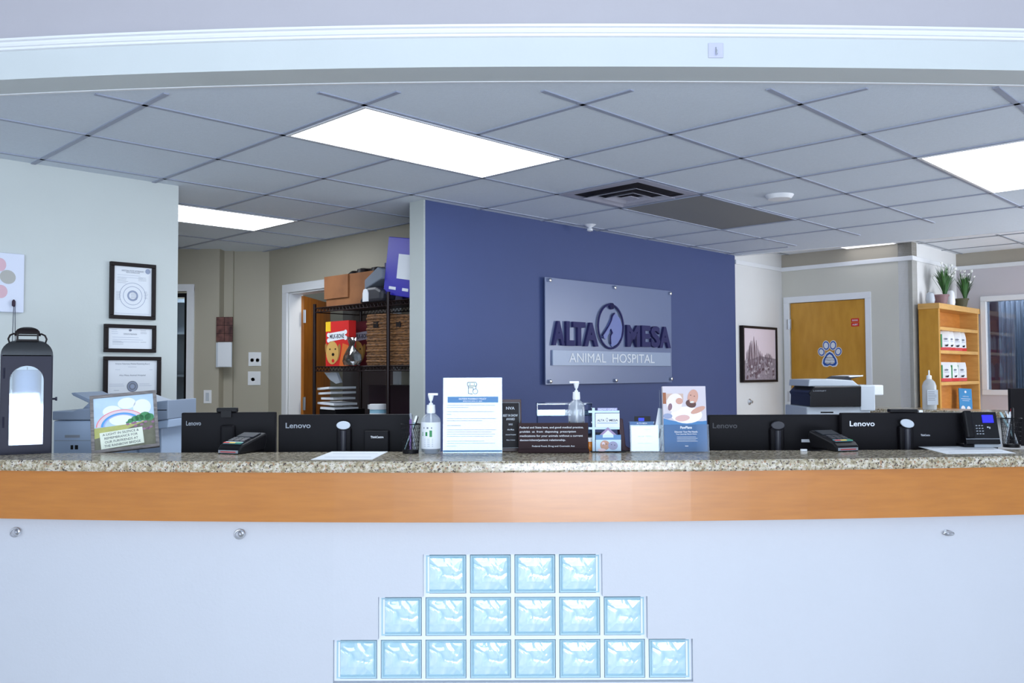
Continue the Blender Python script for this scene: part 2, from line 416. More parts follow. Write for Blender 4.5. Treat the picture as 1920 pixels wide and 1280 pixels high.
# glass block window
gw = sroot('window_1')
mb = MB()
mort = mat('white_mortar', (226, 230, 240), .6)
jt = .0065
for a, b, r in rows:
    z1, z0 = gz[r], gz[r + 1]
    for k in range(a, b + 1):
        e = .010 if k in (a, b) else jt
        c = gx[k] + (e if k == a else -e if k == b else 0)
        mb.box(c - e, c + e, YW + .022, YW + .1, z0, z1, mort)
    mb.box(gx[a], gx[b], YW + .0221, YW + .0999, z0 - jt, z0 + jt, mort)
mb.box(gx[2], gx[6], YW + .0221, YW + .0999, gz[0] - .006, gz[0], mort)
mb.box(gx[1], gx[2], YW + .0221, YW + .0999, gz[1] - .006, gz[1], mort); mb.box(gx[6], gx[7], YW + .0221, YW + .0999, gz[1] - .006, gz[1], mort)
mb.box(gx[0], gx[1], YW + .0221, YW + .0999, gz[2] - .006, gz[2], mort); mb.box(gx[7], gx[8], YW + .0221, YW + .0999, gz[2] - .006, gz[2], mort)
mb.build('mortar', gw)
hw = pit / 2 - jt; 
for a, b, r in rows:
    hz = (gz[r] - gz[r + 1]) / 2 - jt
    for k in range(a, b):
        mb = MB(); N = 12
        # pillow face with rim groove
        prof = [(1, .012), (.97, .0), (.9, .002), (.84, .009), (.80, .006), (.4, .002), (0.0, .0)]
        vs = []; fs = []
        for s_, d in prof[:-1]:
            vs += [(-hw * s_, d, -hz * s_), (hw * s_, d, -hz * s_), (hw * s_, d, hz * s_), (-hw * s_, d, hz * s_)]
        for q in range(len(prof) - 2):
            for e in range(4): fs.append((q * 4 + e, q * 4 + (e + 1) % 4, q * 4 + 4 + (e + 1) % 4, q * 4 + 4 + e))
        mb.add(vs[:16], [f for f in fs if max(f) < 16], m_gbe)
        b_ = vs[12:]; mb.add(b_, [(0, 1, 5, 4), (1, 2, 6, 5), (2, 3, 7, 6), (3, 0, 4, 7), (4, 5, 9, 8), (5, 6, 10, 9), (6, 7, 11, 10), (7, 4, 8, 11), (8, 9, 10, 11)], m_gb)
        mb.box(-hw, hw, .012, .08, -hz, hz, m_gbe)
        o = mb.build('glass_block', gw, loc=((gx[k] + gx[k + 1]) / 2, YW + .02, (gz[r] + gz[r + 1]) / 2))

# counter: worktop and fascia
ZT = 1.084; YC = 2.90; YBK = 3.27
mb = MB(); xs = XS; n = 6; vs = []; fs = []
pr = [(YC + .004, ZT - .037), (YC, ZT - .030), (YC, ZT - .006), (YC + .006, ZT)]
for x in xs:
    bb = min(bowc(x), .2)
    vs += [(x, y + bb, z) for y, z in pr] + [(x, YBK + .05 if False else YBK, ZT), (x, YBK, ZT - .037)]
for i in range(len(xs) - 1):
    for k in range(n): fs.append((i * n + k, (i + 1) * n + k, (i + 1) * n + (k + 1) % n, i * n + (k + 1) % n))
fs += [tuple(range(n)), tuple(range((len(xs) - 1) * n, len(xs) * n))[::-1]]
mb.add(vs, fs, m_gran)
tag(mb.build('granite_countertop'), 'long speckled cream granite countertop along the front of the reception desk', 'countertop')
zf = ony(960, 979, YC + .02).z
tag(sweep(XS, [(YC + .02, zf), (YC + .105, zf), (YC + .105, ZT - .0375), (YC + .02, ZT - .0375)], bowc, m_wood).build('fascia_board'), 'glossy honey coloured wooden fascia board running under the granite countertop', 'fascia board')

# front ceiling (grid) -- convex polygon
E0 = onz(1377, 479, ZC); E1 = onz(1920, 432, ZC)
de = (E1 - E0).normalized(); E2 = E0 + de * 6
fr_ = [(-6.5, 3.30), (-3, 3.26), (-1.8, 3.13), (0, 3.03), (1.8, 3.08), (3, 3.2)]
poly = fr_ + [(E2.x, 3.5), (E2.x, E2.y), (E0.x, E0.y), (E0.x - .8, E0.y + 1.4), (-6.5, 10)]
if E2.y < 3.5:
    t = (3.5 - E0.y) / de.y; E2 = E0 + de * t; poly = fr_ + [(E2.x, 3.5), (E0.x, E0.y), (E0.x - .8, E0.y + 1.4), (-6.5, 10)]
def clip(P, D):
    t0, t1 = -50, 50; n = len(poly)
    for i in range(n):
        a = poly[i]; b = poly[(i + 1) % n]; nx, ny = -(b[1] - a[1]), b[0] - a[0]   # inward normal, CCW
        d = nx * D.x + ny * D.y; c = nx * (P.x - a[0]) + ny * (P.y - a[1])
        if abs(d) < 1e-9: continue
        t = -c / d
        if d > 0: t0 = max(t0, t)
        else: t1 = min(t1, t)
    return t0, t1
ce = MB().prismz(poly, ZC, ZC + .03, m_tile).build('ceiling'); struct(ce)
mb = MB()
GR = m_tbar
for i in range(-12, 16):
    for D, P, skip in ((B_, grid(i, 0), False), (A_, grid(0, i), False)):
        t0, t1 = clip(P, D)
        if t1 - t0 < .1: continue
        segs = [(t0, t1)]
        if D is B_ and i == 6: segs = [(t0, 2 * G), (3 * G, 5 * G), (6 * G, t1)]   # 2x4 tiles and the light
        if D is B_ and i == 2: segs = [(t0, 2 * G), (3 * G, t1)]
        for a, b in segs:
            a = max(a, t0); b = min(b, t1)
            if b - a < .02: continue
            p0 = P + D * a; ang = math.atan2(D.y, D.x)
            mb.T = Matrix.Translation((p0.x, p0.y, ZC)) @ Matrix.Rotation(ang, 4, 'Z')
            mb.box(0, b - a, -.011, .011, -.005, .001, GR)
mb.build('ceiling_grid', ce)
# bulkhead and far, higher ceiling
ZF = 2.525
struct(wallseg('trim_3', (E0.x - .02, E0.y + .0), (E0 + de * 4.6), ZC - .004, ZF, m_trimw, .05))
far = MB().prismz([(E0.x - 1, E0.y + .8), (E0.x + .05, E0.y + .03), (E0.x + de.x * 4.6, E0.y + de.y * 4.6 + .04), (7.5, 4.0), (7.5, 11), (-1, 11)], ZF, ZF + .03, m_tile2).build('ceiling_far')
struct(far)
mb = MB()
for i in range(0, 14):
    for D, P in ((A_, grid(4, i - 2)), (B_, grid(i + 6, -2))):
        p0 = P; ang = math.atan2(D.y, D.x)
        # keep only the part beyond the bulkhead
        nrm = Vector((-de.y, de.x, 0)); 
        a = 0.0; b = 7.0; c0 = (p0 - E0).dot(nrm); dd = D.dot(nrm)
        if abs(dd) > .05:
            t = (.06 - c0) / dd
            if dd > 0: a = max(a, t)
            else: b = min(b, t)
        elif c0 < .06: continue
        if b - a < .2: continue
        q0 = p0 + D * a
        mb.T = Matrix.Translation((q0.x, q0.y, ZF)) @ Matrix.Rotation(ang, 4, 'Z')
        mb.box(0, b - a, -.011, .011, -.005, .001, m_gr)
mb.build('ceiling_grid_far', far)

# walls
PL0 = onz(0, 300, ZC); PL1 = onz(335, 348.5, ZC)
wl = PL1 - A_ * 3.2
wallseg('wall_left', wl, PL1, 0, ZC, m_wl, .14)
PBL = onz(795, 374, ZC)                     # blue wall near end
LB = (onz(1376, 479, ZC) - PBL).length
PBR = PBL + A_ * LB
wallseg('wall_blue', PBL, PBR, 0, ZC, m_blue, .137)
# beige end of the blue partition
struct(MB().box(0, .137, -.002, .01, 0, ZC, mat('partition_end_paint', (186, 192, 190), .6)).build('wall_end', loc=(PBL.x - B_.x * .137, PBL.y - B_.y * .137, 0), rz=PB))
# white wall continuing the blue one
def cross(P, D, px):
    """point on line P + tD seen at column px (horizontal ray)"""
    r = ray(px, 600); k = r.x / r.y
    t = (k * P.y - P.x) / (D.x - k * D.y); return P + D * t
PW1 = cross(PBR, A_, 1467)
wallseg('wall_white', PBR + A_ * .001, PW1, 0, ZF, m_white, .12)
PD1 = cross(PW1, B_, 1712)
PW2 = cross(PD1, A_, 1795)
PR2 = PW2 + B_ * 2.2
zr = hitv(1467, 506, PW1, PA).z
LD = (PD1 - PW1).length
# door wall (with door opening)
dl = cross(PW1, B_, 1481); dr = cross(PW1, B_, 1623)
a0 = (dl - PW1).length; a1 = (dr - PW1).length; zdoor = hitv(1550, 564, PW1, PB).z
wd = MB(); wd.box(0, a0, 0, .12, 0, zr, m_beige2); wd.box(a1, LD, 0, .12, 0, zr, m_beige2); wd.box(a0, a1, 0, .12, zdoor, zr, m_beige2)
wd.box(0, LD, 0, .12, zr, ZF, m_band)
struct(wd.build('wall_door_side', loc=(PW1.x, PW1.y, 0), rz=PB))
w2 = MB(); L2 = (PW2 - PD1).length; w2.box(0.0, L2, 0, .12, 0, ZF, m_white)
struct(w2.build('wall_bookcase_side', loc=PD1, rz=PA)).location.z = 0
w3 = MB()
PD1.z = PW2.z = PW1.z = 0
bs, ww, wh, qq = on_wall(PW2, PB, 1838, 1990, 556, 740)
x0 = (bs - PW2).dot(B_) - ww / 2
w3.box(0, x0, 0, .12, 0, zr, m_lil); w3.box(x0, x0 + ww, 0, .12, 0, bs.z, m_lil); w3.box(x0, x0 + ww, 0, .12, bs.z + wh, zr, m_lil); w3.box(x0 + ww, 2.6, 0, .12, 0, zr, m_lil)
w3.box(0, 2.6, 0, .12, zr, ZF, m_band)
struct(w3.build('wall_window_side', loc=PW2, rz=PB))
# picture rail mouldings
for i, (P, phi, L, e0, e1) in enumerate(((PBR, PA, (PW1 - PBR).length, 0, 0), (PW1, PB, LD, 0, .012), (PD1, PA, L2, -.012, 0), (PW2, PB, 2.6, 0, 0))):
    struct(MB().box(e0, L + e1, -.014, 0, zr - .02, zr + .02, m_trimw).build('trim_%d' % (4 + i), loc=(P.x, P.y, 0), rz=phi, bevel=.004))
# corner bead beside bookcase
# window with curtain
wn = sroot('window_2', (bs.x, bs.y, bs.z), PB)
MB().frame(-ww / 2, ww / 2, 0, wh, .05, -.015, .11, m_trimw).build('window_frame', wn, bevel=.004)
MB().box(-ww / 2 + .05, ww / 2 - .05, .03, .036, .05, wh - .05, m_pane).build('pane', wn)
sheer = mat('sheer_curtain', (176, 182, 194), .8)
vs = []; fs = []; N = 120
for i in range(N + 1):
    x = -ww / 2 + .10 + (ww + .1) * i / N
    y = .2 + .022 * math.sin(i * .9) + .012 * math.sin(i * 2.3 + 1)
    vs += [(x, y, -.05), (x, y, wh + .02)]
    if i < N: fs.append((2 * i, 2 * i + 2, 2 * i + 3, 2 * i + 1))
cu = tag(MB().add(vs, fs, sheer).build('curtain', loc=(bs.x, bs.y, bs.z), rz=PB, smooth=True), 'sheer grey pleated curtain hanging behind the window at the far right', 'curtain')
sm = cu.modifiers.new('s', 'SOLIDIFY'); sm.thickness = .003
area('curtain_fill_light', tuple(Vector((bs.x, bs.y, 2.35)) + A_ * .125 + B_ * .3), (0, 0, PB), 1.2, .06, 7, (.9, .94, 1))  # unseen lamp added to brighten the curtain behind the pane
struct(MB().box(-1.2, 1.8, 1.0, 1.1, 0, 3, mat('plum_wall', (84, 64, 78), .7)).build('wall_beyond_window', loc=(bs.x, bs.y, 0), rz=PB))

# back left walls
YA = 7.35
la = ony(411, 600, YA).x; lb = ony(504, 600, 7.5).x
zt = ony(360, 546, YA).z
xd0 = ony(300, 600, YA).x; xd1 = ony(351, 600, YA).x
mb = MB(); mb.box(xd1, la, YA, YA + .12, 0, ZC, m_beige); mb.box(xd0 - .6, xd1, YA, YA + .12, zt, ZC, m_beige); mb.box(xd0 - .6, xd0, YA, YA + .12, 0, zt, m_beige)
mb.box(la - .12, la, YA + .12, 7.5, 0, ZC, m_beige)
struct(mb.build('wall_back_left'))
struct(MB().box(la - .05, lb + .02, 7.5, 7.62, 0, ZC, m_beige).build('wall_back'))
mb = MB(); mb.box(xd1, xd1 + .062, YA - .015, YA, 0, zt + .03, m_trimw); mb.box(xd0 - .06, xd1 + .062, YA - .0151, YA, zt, zt + .06, m_trimw)
struct(mb.build('trim_8'))
# glazed door in the left doorway
d3 = sroot('door_1', (xd1, YA + .04, 0), 0)
MB().frame(-.75, -.004, .01, zt - .01, .035, 0, .04, m_black).build('door_frame', d3)
MB().box(-.715, -.04, .018, .024, .05, zt - .05, m_pane).build('pane', d3)
area('closet_fill_light', (xd0 + .1, 8.0, 2.35), (0, 0, 0), .5, .3, 14, (.95, 1, .96))  # unseen light added to lift the shelf and jars behind the glazed door
# closet beyond
struct(MB().box(xd0 - .8, la + .3, 8.6, 8.7, 0, ZC, m_beige2).build('wall_closet'))
# door wall behind the rack
PK0 = Vector((lb, 7.5, 0)); 
LK = (PBL - B_ * .137 - PK0).dot(B_)
kd0 = (cross(PK0, B_, 541) - PK0).length; kd1 = min(kd0 + 1.45, LK - .15)
bz = hitv(541, 549, PK0, PB).z
mb = MB(); mb.box(0, kd0, 0, .12, 0, ZC, m_beige); mb.box(kd0, kd1, 0, .12, bz, ZC, m_beige); mb.box(kd1, LK, 0, .12, 0, ZC, m_beige)
struct(mb.build('wall_back_right', loc=PK0, rz=PB))
mb = MB(); mb.box(kd0 - .075, kd0, -.02, .0, 0, bz, m_trimw); mb.box(kd1, kd1 + .075, -.02, 0, 0, bz, m_trimw); mb.box(kd0 - .075, kd1 + .075, -.02, 0, bz, bz + .07, m_trimw)
mb.box(kd0, kd0 + .012, 0, .13, 0, bz, m_trimw); mb.box(kd0 - .0, kd1, 0, .13, bz - .012, bz, m_trimw)
struct(mb.build('trim_9', loc=PK0, rz=PB, bevel=.003))
d2 = sroot('door_2', PK0 + B_ * (kd0 + .03) + A_ * .13, 1.5)
MB().box(0, .8, 0, .04, .01, bz - .02, m_door2).build('door_leaf', d2)
for py in (592, 757):
    z = hitv(543, py, PK0, PB).z
    MB().box(-.022, .012, -.012, .0, z - .055, z + .055, m_silver).tube([(-.005, -.012, z - .055), (-.005, -.012, z + .055)], .008, m_silver).build('hinge', d2)
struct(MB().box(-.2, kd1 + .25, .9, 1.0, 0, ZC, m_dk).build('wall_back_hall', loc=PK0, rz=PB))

# enclosing shell
struct(MB().box(-7, -6.9, 3.0, 11, 0, 2.6, m_beige).build('wall_outer_left'))
struct(MB().box(-7, 8, 10.9, 11, 0, 2.8, m_beige).build('wall_outer_back'))
mb = MB(); mb.box(7, 7.1, 2.8, 11, 0, .8, m_white); mb.box(7, 7.1, 2.8, 11, 2.4, 3, m_white); mb.box(7, 7.1, 2.8, 4.7, .8, 2.4, m_white); mb.box(7, 7.1, 7.7, 11, .8, 2.4, m_white)
struct(mb.build('wall_outer_right'))
struct(MB().box(3.1, 7.1, 3.0, 3.14, 0, 3.0, m_white).build('wall_front_right'))
struct(MB().box(-7, -3.0, 3.0, 3.14, 0, 3.0, m_white).build('wall_front_left'))

area('hall_fill_light', tuple(PK0 + B_ * (kd0 + .75) + A_ * .5 + Vector((0, 0, 2.38))), (0, 0, PB), .5, .4, 9, (1, .97, .9))  # unseen fill, added to light the face of the open door leaf
# far door with stickers
d1 = sroot('door_3', (dl.x, dl.y, 0), PB)
LW = a1 - a0
MB().box(.004, LW - .004, .012, .05, .01, zdoor - .004, m_door).build('door_leaf', d1)
mb = MB(); mb.box(-.06, 0, -.014, .001, 0, zdoor, m_trimw); mb.box(LW, LW + .055, -.014, .001, 0, zdoor, m_trimw); mb.box(-.06, LW + .055, -.014, .001, zdoor, zdoor + .06, m_trimw)
mb.build('door_casing', d1, bevel=.003)
for py in (608, 743):
    z = hitv(1481, py, PW1, PB).z
    MB().tube([(-.002, -.016, z - .05), (-.002, -.016, z + .05)], .008, m_silver).box(-.03, .02, -.016, -.012, z - .05, z + .05, m_silver).build('hinge', d1)
# paw sticker
_, _, _, _ = 0, 0, 0, 0
pb, pw, ph, q = on_wall(PW1 + A_ * .012, PB, 1534, 1578, 640, 687)
t = thing('paw_sticker', 'blue and white paw print sticker with small writing on the golden door', 'sticker', (pb.x, pb.y, pb.z), PB)
mb = MB()
m_pb = mat('paw_blue', (38, 84, 170), .5)
for e, mm in ((1.0, m_paper), (.93, m_pb), (.80, m_paper)):
    y = -.001 - (1.0 - e) * .01
    g = (e - 1) * .02 * 2
    for cx, cz, rx, rz_, ro in ((-.36, .58, .15, .18, .3), (-.15, .83, .15, .2, .1), (.15, .83, .15, .2, -.1), (.37, .58, .15, .18, -.3)):
        mb.disc(cx * pw, cz * ph, rx * pw * 1.05 * (e ** 2.2), rz_ * ph * (e ** 2.2), y, mm, 18, ro)
    pts = []
    for cx, cz in ((0, .60), (.14, .52), (.30, .28), (.33, .12), (.26, .02), (.12, .0), (0, .05), (-.12, .0), (-.26, .02), (-.33, .12), (-.30, .28), (-.14, .52)):
        k = e ** 2.2 * 1.08
        pts.append((cx * pw * k, (.27 + (cz - .27) * k) * ph))
    mb.poly(pts, y - .0002, mm)
mb.T = Matrix.Identity(4)
mb.build('decal', t)
tx = MB()
for i, s_ in enumerate(('Because', "They're", 'worth it')): tx.text(s_, 0, ph * (.36 - .11 * i), pw * .38, ph * .07, -.006, m_dink)
tx.build('lettering', t)
pb, pw, ph, q = on_wall(PW1 + A_ * .012, PB, 1596, 1611, 597, 612)
t = thing('warning_sticker', 'small red and white stickers high on the golden door', 'sticker', (pb.x, pb.y, pb.z), PB)
mb = MB(); mb.box(-pw / 2, pw / 2, -.002, 0, ph * .53, ph, m_red); mb.box(-pw / 2, pw / 2, -.002, 0, 0, ph * .47, m_red)
for c in (.76, .23):
    mb.text('DOG' if c > .5 else 'ALERT', 0, ph * c, pw * .7, ph * .2, -.003, m_paper, .02)
mb.build('decal', t)
# wall bumper below cactus picture
bb_ = hitv(1405, 753, PBR, PA)
tag(MB().lathe([(.028, 0), (.028, .006), (.018, .012), (.012, .02), (.014, .03), (.010, .034)], m_silver).build('door_stop', smooth=True), 'small round metal door stop on the white wall under the cactus picture', 'door stop')
o = bpy.data.objects['door_stop']; o.rotation_euler = (PI / 2, 0, PA); o.location = bb_
# cactus picture
pb, pw, ph, q = on_wall(PBR, PA, 1386, 1452, 610, 717)
t = thing('cactus_picture', 'framed greyish pink desert photograph of tall organ pipe cacti on the white wall', 'picture', (pb.x, pb.y, pb.z), PA)
MB().frame(-pw / 2, pw / 2, 0, ph, .022, -.04, 0, m_frame).build('frame', t, bevel=.002)
mb = MB(); y = -.028
m_dsk = mat('dusk_sky_print', (222, 206, 214), .6); m_des = mat('desert_print', (150, 138, 148), .7, var=.5, vscale=40); m_cac = mat('cactus_print', (110, 88, 98), .7)
mb.rect(-pw / 2 + .02, pw / 2 - .02, .02, ph - .02, y, m_dsk)
mb.poly([(-pw / 2 + .02, .02), (pw / 2 - .02, .02), (pw / 2 - .02, ph * .42), (pw * .2, ph * .45), (0, ph * .47), (-pw * .2, ph * .42), (-pw / 2 + .02, ph * .38)], y - .001, m_des)
def cactus(bx, bz, tx, tz, r):
    L_ = []; R2_ = []
    for k in range(9):
        f = k / 8; g_ = min(1, f / .55); x = bx + (tx - bx) * math.sin(g_ * PI / 2) + .003 * math.sin(f * 7 + tx * 90); z = bz + (tz - bz) * f
        w_ = r * (.75 + .3 * math.sin(f * PI)) * (1 if k < 8 else .35)
        L_.append((x - w_, z)); R2_.append((x + w_, z))
    mb.poly(L_ + R2_[::-1], y - .002 - .00005 * len(mb.f) / 20, m_cac)
for i in range(15):
    d_ = (i - 6.5) / 6.5
    cactus(-pw * .17 + pw * .03 * d_, ph * .10, -pw * .16 + pw * .22 * d_ + pw * .012 * random.uniform(-1, 1), ph * (.82 - .26 * abs(d_ + .15) ** 1.1 + random.uniform(-.07, .03)), .0065)
for i in range(8):
    d_ = (i - 3.5) / 3.5
    cactus(pw * .23 + pw * .02 * d_, ph * .27, pw * .24 + pw * .10 * d_, ph * (.57 - .08 * abs(d_) + random.uniform(-.04, .02)), .0045)
for i in range(60):
    mb.disc(random.uniform(-.42, .42) * pw, random.uniform(.08, .4) * ph, .018, .014, y - .003, random.choice((m_cac, m_des, mat('pale_brush_print', (190, 180, 188), .7))), 8)
mb.build('photograph', t)

# ------------------------------------------------------------------ wall left items
def certificate(xl, xr, yt, yb, label, kind):
    pb, pw, ph, q = on_wall(PL1, PA, xl, xr, yt, yb)
    t = thing('framed_certificate', label, 'certificate', (pb.x, pb.y, pb.z), PA, 'framed certificates on the left wall')
    fw_ = .02
    MB().frame(-pw / 2, pw / 2, 0, ph, fw_, -.022, 0, m_frame).build('frame', t, bevel=.002)
    mb = MB(); mb.rect(-pw / 2 + .01, pw / 2 - .01, .01, ph - .01, -.008, m_paper)
    y = -.009
    if kind == 0:
        mb.text('ARIZONA STATE VETERINARY', 0, ph * .86, pw * .5, .009, y, m_ink); mb.text('MEDICAL EXAMINING BOARD', 0, ph * .83, pw * .3, .007, y, m_ink)
        mb.disc(pw * .33, ph * .87, .014, .014, y, m_fink)
        mb.lines(-pw * .34, pw * .3, ph * .78, .012, 2, y, m_fink); mb.lines(-pw * .34, -pw * .1, ph * .72, .008, 4, y, m_ink); mb.lines(pw * .12, pw * .34, ph * .75, .008, 3, y, m_ink)
        mb.ring(0, ph * .42, pw * .28, pw * .29, y, m_fink); mb.ring(0, ph * .42, pw * .2, pw * .21, y, m_fink); mb.ring(0, ph * .42, pw * .08, pw * .12, y, m_fink)
        mb.lines(-pw * .36, -pw * .25, ph * .48, .007, 7, y - .001, m_ink); mb.lines(-.01, .025, ph * .47, .007, 6, y - .001, m_ink); mb.lines(pw * .25, pw * .34, ph * .5, .007, 6, y - .001, m_ink)
        mb.lines(-pw * .38, pw * .38, ph * .1, .01, 1, y, m_fink, jag=0)
    elif kind == 1:
        mb.lines(-pw * .36, -pw * .24, ph * .8, .01, 3, y, m_fink); mb.lines(pw * .2, pw * .34, ph * .8, .008, 3, y, m_ink)
        mb.disc(0, ph * .8, .008, .006, y, m_ink); mb.text('CERTIFICATE OF REGISTRATION', 0, ph * .66, pw * .26, .008, y, m_ink)
        mb.lines(-pw * .34, pw * .32, ph * .54, .012, 3, y, m_fink); mb.lines(-pw * .34, -pw * .12, ph * .4, .008, 3, y, m_ink); mb.lines(pw * .2, pw * .32, ph * .38, .008, 1, y, m_ink)
    else:
        mb.text('Arizona Veterinary Medical Examining Board', 0, ph * .82, pw * .6, .011, y, m_ink); mb.lines(-pw * .08, pw * .08, ph * .75, .01, 1, y, m_fink)
        mb.text('Alta Mesa Animal Hospital', 0, ph * .54, pw * .46, .010, y, m_ink); mb.lines(-pw * .3, -pw * .2, ph * .68, .01, 1, y, m_fink); mb.lines(pw * .3, pw * .36, ph * .68, .01, 1, y, m_fink)
        mb.disc(0, ph * .27, .03, .03, y, m_ink); mb.disc(0, ph * .27, .024, .024, y - .0005, m_fink); mb.ring(0, ph * .27, .012, .02, y - .001, m_ink)
        mb.lines(-pw * .4, -pw * .13, ph * .33, .01, 2, y, m_fink); mb.lines(pw * .12, pw * .36, ph * .33, .01, 2, y, m_fink); mb.lines(-pw * .32, -pw * .22, ph * .18, .01, 1, y, m_ink)
    mb.build('document', t)
certificate(205, 289, 490, 597, 'tall dark framed certificate, topmost of the three on the left wall', 0)
certificate(194, 290, 607, 660, 'small wide dark framed certificate between the two larger frames', 1)
certificate(193, 299, 668, 746, 'large wide dark framed diploma with round seal, lowest on the left wall', 2)
# paw canvas
pb, pw, ph, q = on_wall(PL1, PA, -75, 41, 468, 582)
t = thing('paw_canvas', 'white canvas with cutout grey and pink paw pads at the far left wall', 'canvas', (pb.x, pb.y, pb.z), PA)
MB().box(-pw / 2, pw / 2, -.03, 0, 0, ph, mat('canvas_white', (216, 222, 238), .7)).build('panel', t, bevel=.003)
mb = MB()
mp1 = mat('paw_pink', (214, 178, 190), .7); mp2 = mat('paw_grey', (176, 176, 172), .7)
for px, py, rx, rz_, mm, ro in ((-3, 497, 8, 12, mp1, 0), (11, 520, 11, 12.5, mp2, -.5), (-2, 547, 9, 12, mp1, 0), (-30, 500, 10, 13, mp2, 0), (-32, 540, 17, 17, mp1, 0)):
    u, z = q(px, py); s_ = 4.4 / F
    mb.disc(u, z, rx * s_ * 1.2, rz_ * s_, -.031, mm, 20, ro)
mb.build('paw_pads', t)
tp = hitv(21, 570, PL1, PA) - B_ * (-.04)
mb = MB(); mb.tube([(0, 0, 0), (-.004, 0, -.2), (-.003, 0, -.42)], .0016, m_rope, 6); mb.tube([(.006, 0, 0), (.011, 0, -.2), (.010, 0, -.42)], .0016, m_rope, 6)
mb.lathe([(.002, -.015), (.008, -.01), (.008, .012), (.003, .02)], mat('knot', (50, 30, 50), .6), 10)
tag(mb.build('dangling_string', loc=tp), 'thin double cord with a dark knot hanging below the paw canvas', 'cord')

# calendar, switches, outlet at the back left
def plate(name, label, cat, px0, px1, py0, py1, y, holes):
    a = ony(px0, py1, y); b = ony(px1, py0, y); w = b.x - a.x; h = b.z - a.z
    t = thing(name, label, cat, ((a.x + b.x) / 2, y, a.z))
    MB().box(-w / 2, w / 2, -.008, 0, 0, h, m_wp).build('plate', t, bevel=.003)
    for hx in holes:
        if name == 'wall_outlet': MB().box(-.014, .014, -.011, -.008, h * .2, h * .8, m_lg).build('socket', t)
        else: MB().lathe([(.013, -.03), (.016, -.01), (.016, 0)], m_lg, 12).build('knob', t, loc=(hx * w, -.008, h * .42)).rotation_euler = (PI / 2, 0, 0)
    return t
plate('dimmer_switch', 'upper white dimmer switch plate with two knobs on the back wall', 'switch', 466, 490, 660, 686, 7.5, (-.2, .22))
plate('dimmer_switch', 'lower white dimmer switch plate with single knob on the back wall', 'switch', 465, 489, 696, 722, 7.5, (-.1,))
plate('wall_outlet', 'white wall outlet plate beside the left doorway casing', 'outlet', 382, 397, 731, 756, YA, (0,))
a = ony(405, 687, 7.32); b = ony(437, 594, 7.32); w = b.x - a.x; h = b.z - a.z
t = thing('wall_calendar', 'wall calendar with dark photo collage above white page on the back wall', 'calendar', ((a.x + b.x) / 2 , 7.32, a.z))
mb = MB(); mcol = ramp_mat('photo_collage', [(.35, (50, 22, 26)), (.65, (120, 78, 70))], 14, .5)
for i in range(2):
    for j in range(3): mb.box(-w / 2 + i * w / 2 + .002, -w / 2 + (i + 1) * w / 2 - .002, -.006, 0, h * .5 + j * h / 6 + .002, h * .5 + (j + 1) * h / 6 - .002, mcol)
mb.box(-w / 2, w / 2, -.003, 0.001, h * .5, h, m_frame); mb.build('photo_page', t)
MB().box(-w * .38, w * .42, -.006, 0, 0, h * .49, m_paper).box(-w * .5, w * .45, -.002, .002, -.005, h * .48, m_lg).build('date_page', t)
struct(MB().box(ony(438, 600, 7.49).x - .16, ony(438, 600, 7.49).x, 7.47, 7.5, 0, ZC, m_beige).build('wall_back_pilaster'))

# closet shelf behind left glazed door
xs0 = ony(345, 600, 8.3).x
t = thing('storage_shelf', 'narrow grey storage shelf seen through the glazed door at left', 'shelf', (xs0 - .2, 8.35, 0))
MB().box(-.4, .4, .0, .02, 0, 2.1, m_gr).build('back_panel', t)
for z in (.5, .95, 1.35, 1.75, 2.05): MB().box(-.4, .4, -.2, 0, z, z + .02, m_gr).build('shelf_board', t)
for i, (px, py, mm, s_) in enumerate(((342, 590, m_wp, .1), (344, 603, m_wp, .06), (345, 650, m_wp, .08), (343, 760, m_lg, .09), (344, 700, m_lg, .12))):
    p = ony(px, py, 8.28); z = max(k for k in (.97, 1.37, 1.77) if k <= p.z + .12)
    tag(MB().lathe([(.03, 0), (.035, .01), (.035, s_), (.02, s_ + .02), (.02, s_ + .04)], mm, 14).build('storage_jar', loc=(xs0 - .14 + .07 * (i % 2), 8.22 + .0 * i, z)) if z not in [] else None, ('white jar on the %s shelf behind the glazed door, %s one' % ({.97: 'low', 1.37: 'middle', 1.77: 'high'}[z], ('first', 'second', 'third', 'fourth', 'fifth')[i])), 'jar', 'jars behind the glazed door')

# ------------------------------------------------------------------ ceiling fixtures
def fixture(c0, c1, c2, c3, label):
    cs = [c0, c1, c2, c3]; c = sum(cs, Vector()) / 4; ax = (c1 - c0); L = ax.length; Wd = (c3 - c0).length; ang = math.atan2(ax.y, ax.x)
    t = thing('ceiling_light', label, 'ceiling light', (c.x, c.y, ZC), ang, 'fluorescent troffers in the grid ceiling')
    L -= .02; Wd -= .02
    mb = MB(); e = .016
    mb.box(-L / 2, L / 2, -Wd / 2, -Wd / 2 + e, -.008, .0, m_trimw); mb.box(-L / 2, L / 2, Wd / 2 - e, Wd / 2, -.008, 0, m_trimw)
    mb.box(-L / 2, -L / 2 + e, -Wd / 2 + e, Wd / 2 - e, -.008, 0, m_trimw); mb.box(L / 2 - e, L / 2, -Wd / 2 + e, Wd / 2 - e, -.008, 0, m_trimw)
    mb.build('frame', t)
    MB().box(-L / 2 + e, L / 2 - e, -Wd / 2 + e, Wd / 2 - e, -.005, -.001, m_emit).build('diffuser', t)
fixture(grid(1, 2), grid(3, 2), grid(3, 3), grid(1, 3), 'large bright rectangular ceiling light panel near the centre of the ceiling')
fixture(grid(5, 5), grid(7, 5), grid(7, 6), grid(5, 6), 'bright ceiling light panel cut off by the right edge of the photo')
fixture(grid(1, -2.02), grid(3, -2.02), grid(3, -1.02), grid(1, -1.02), 'bright ceiling light panel behind the left wall in the back room')
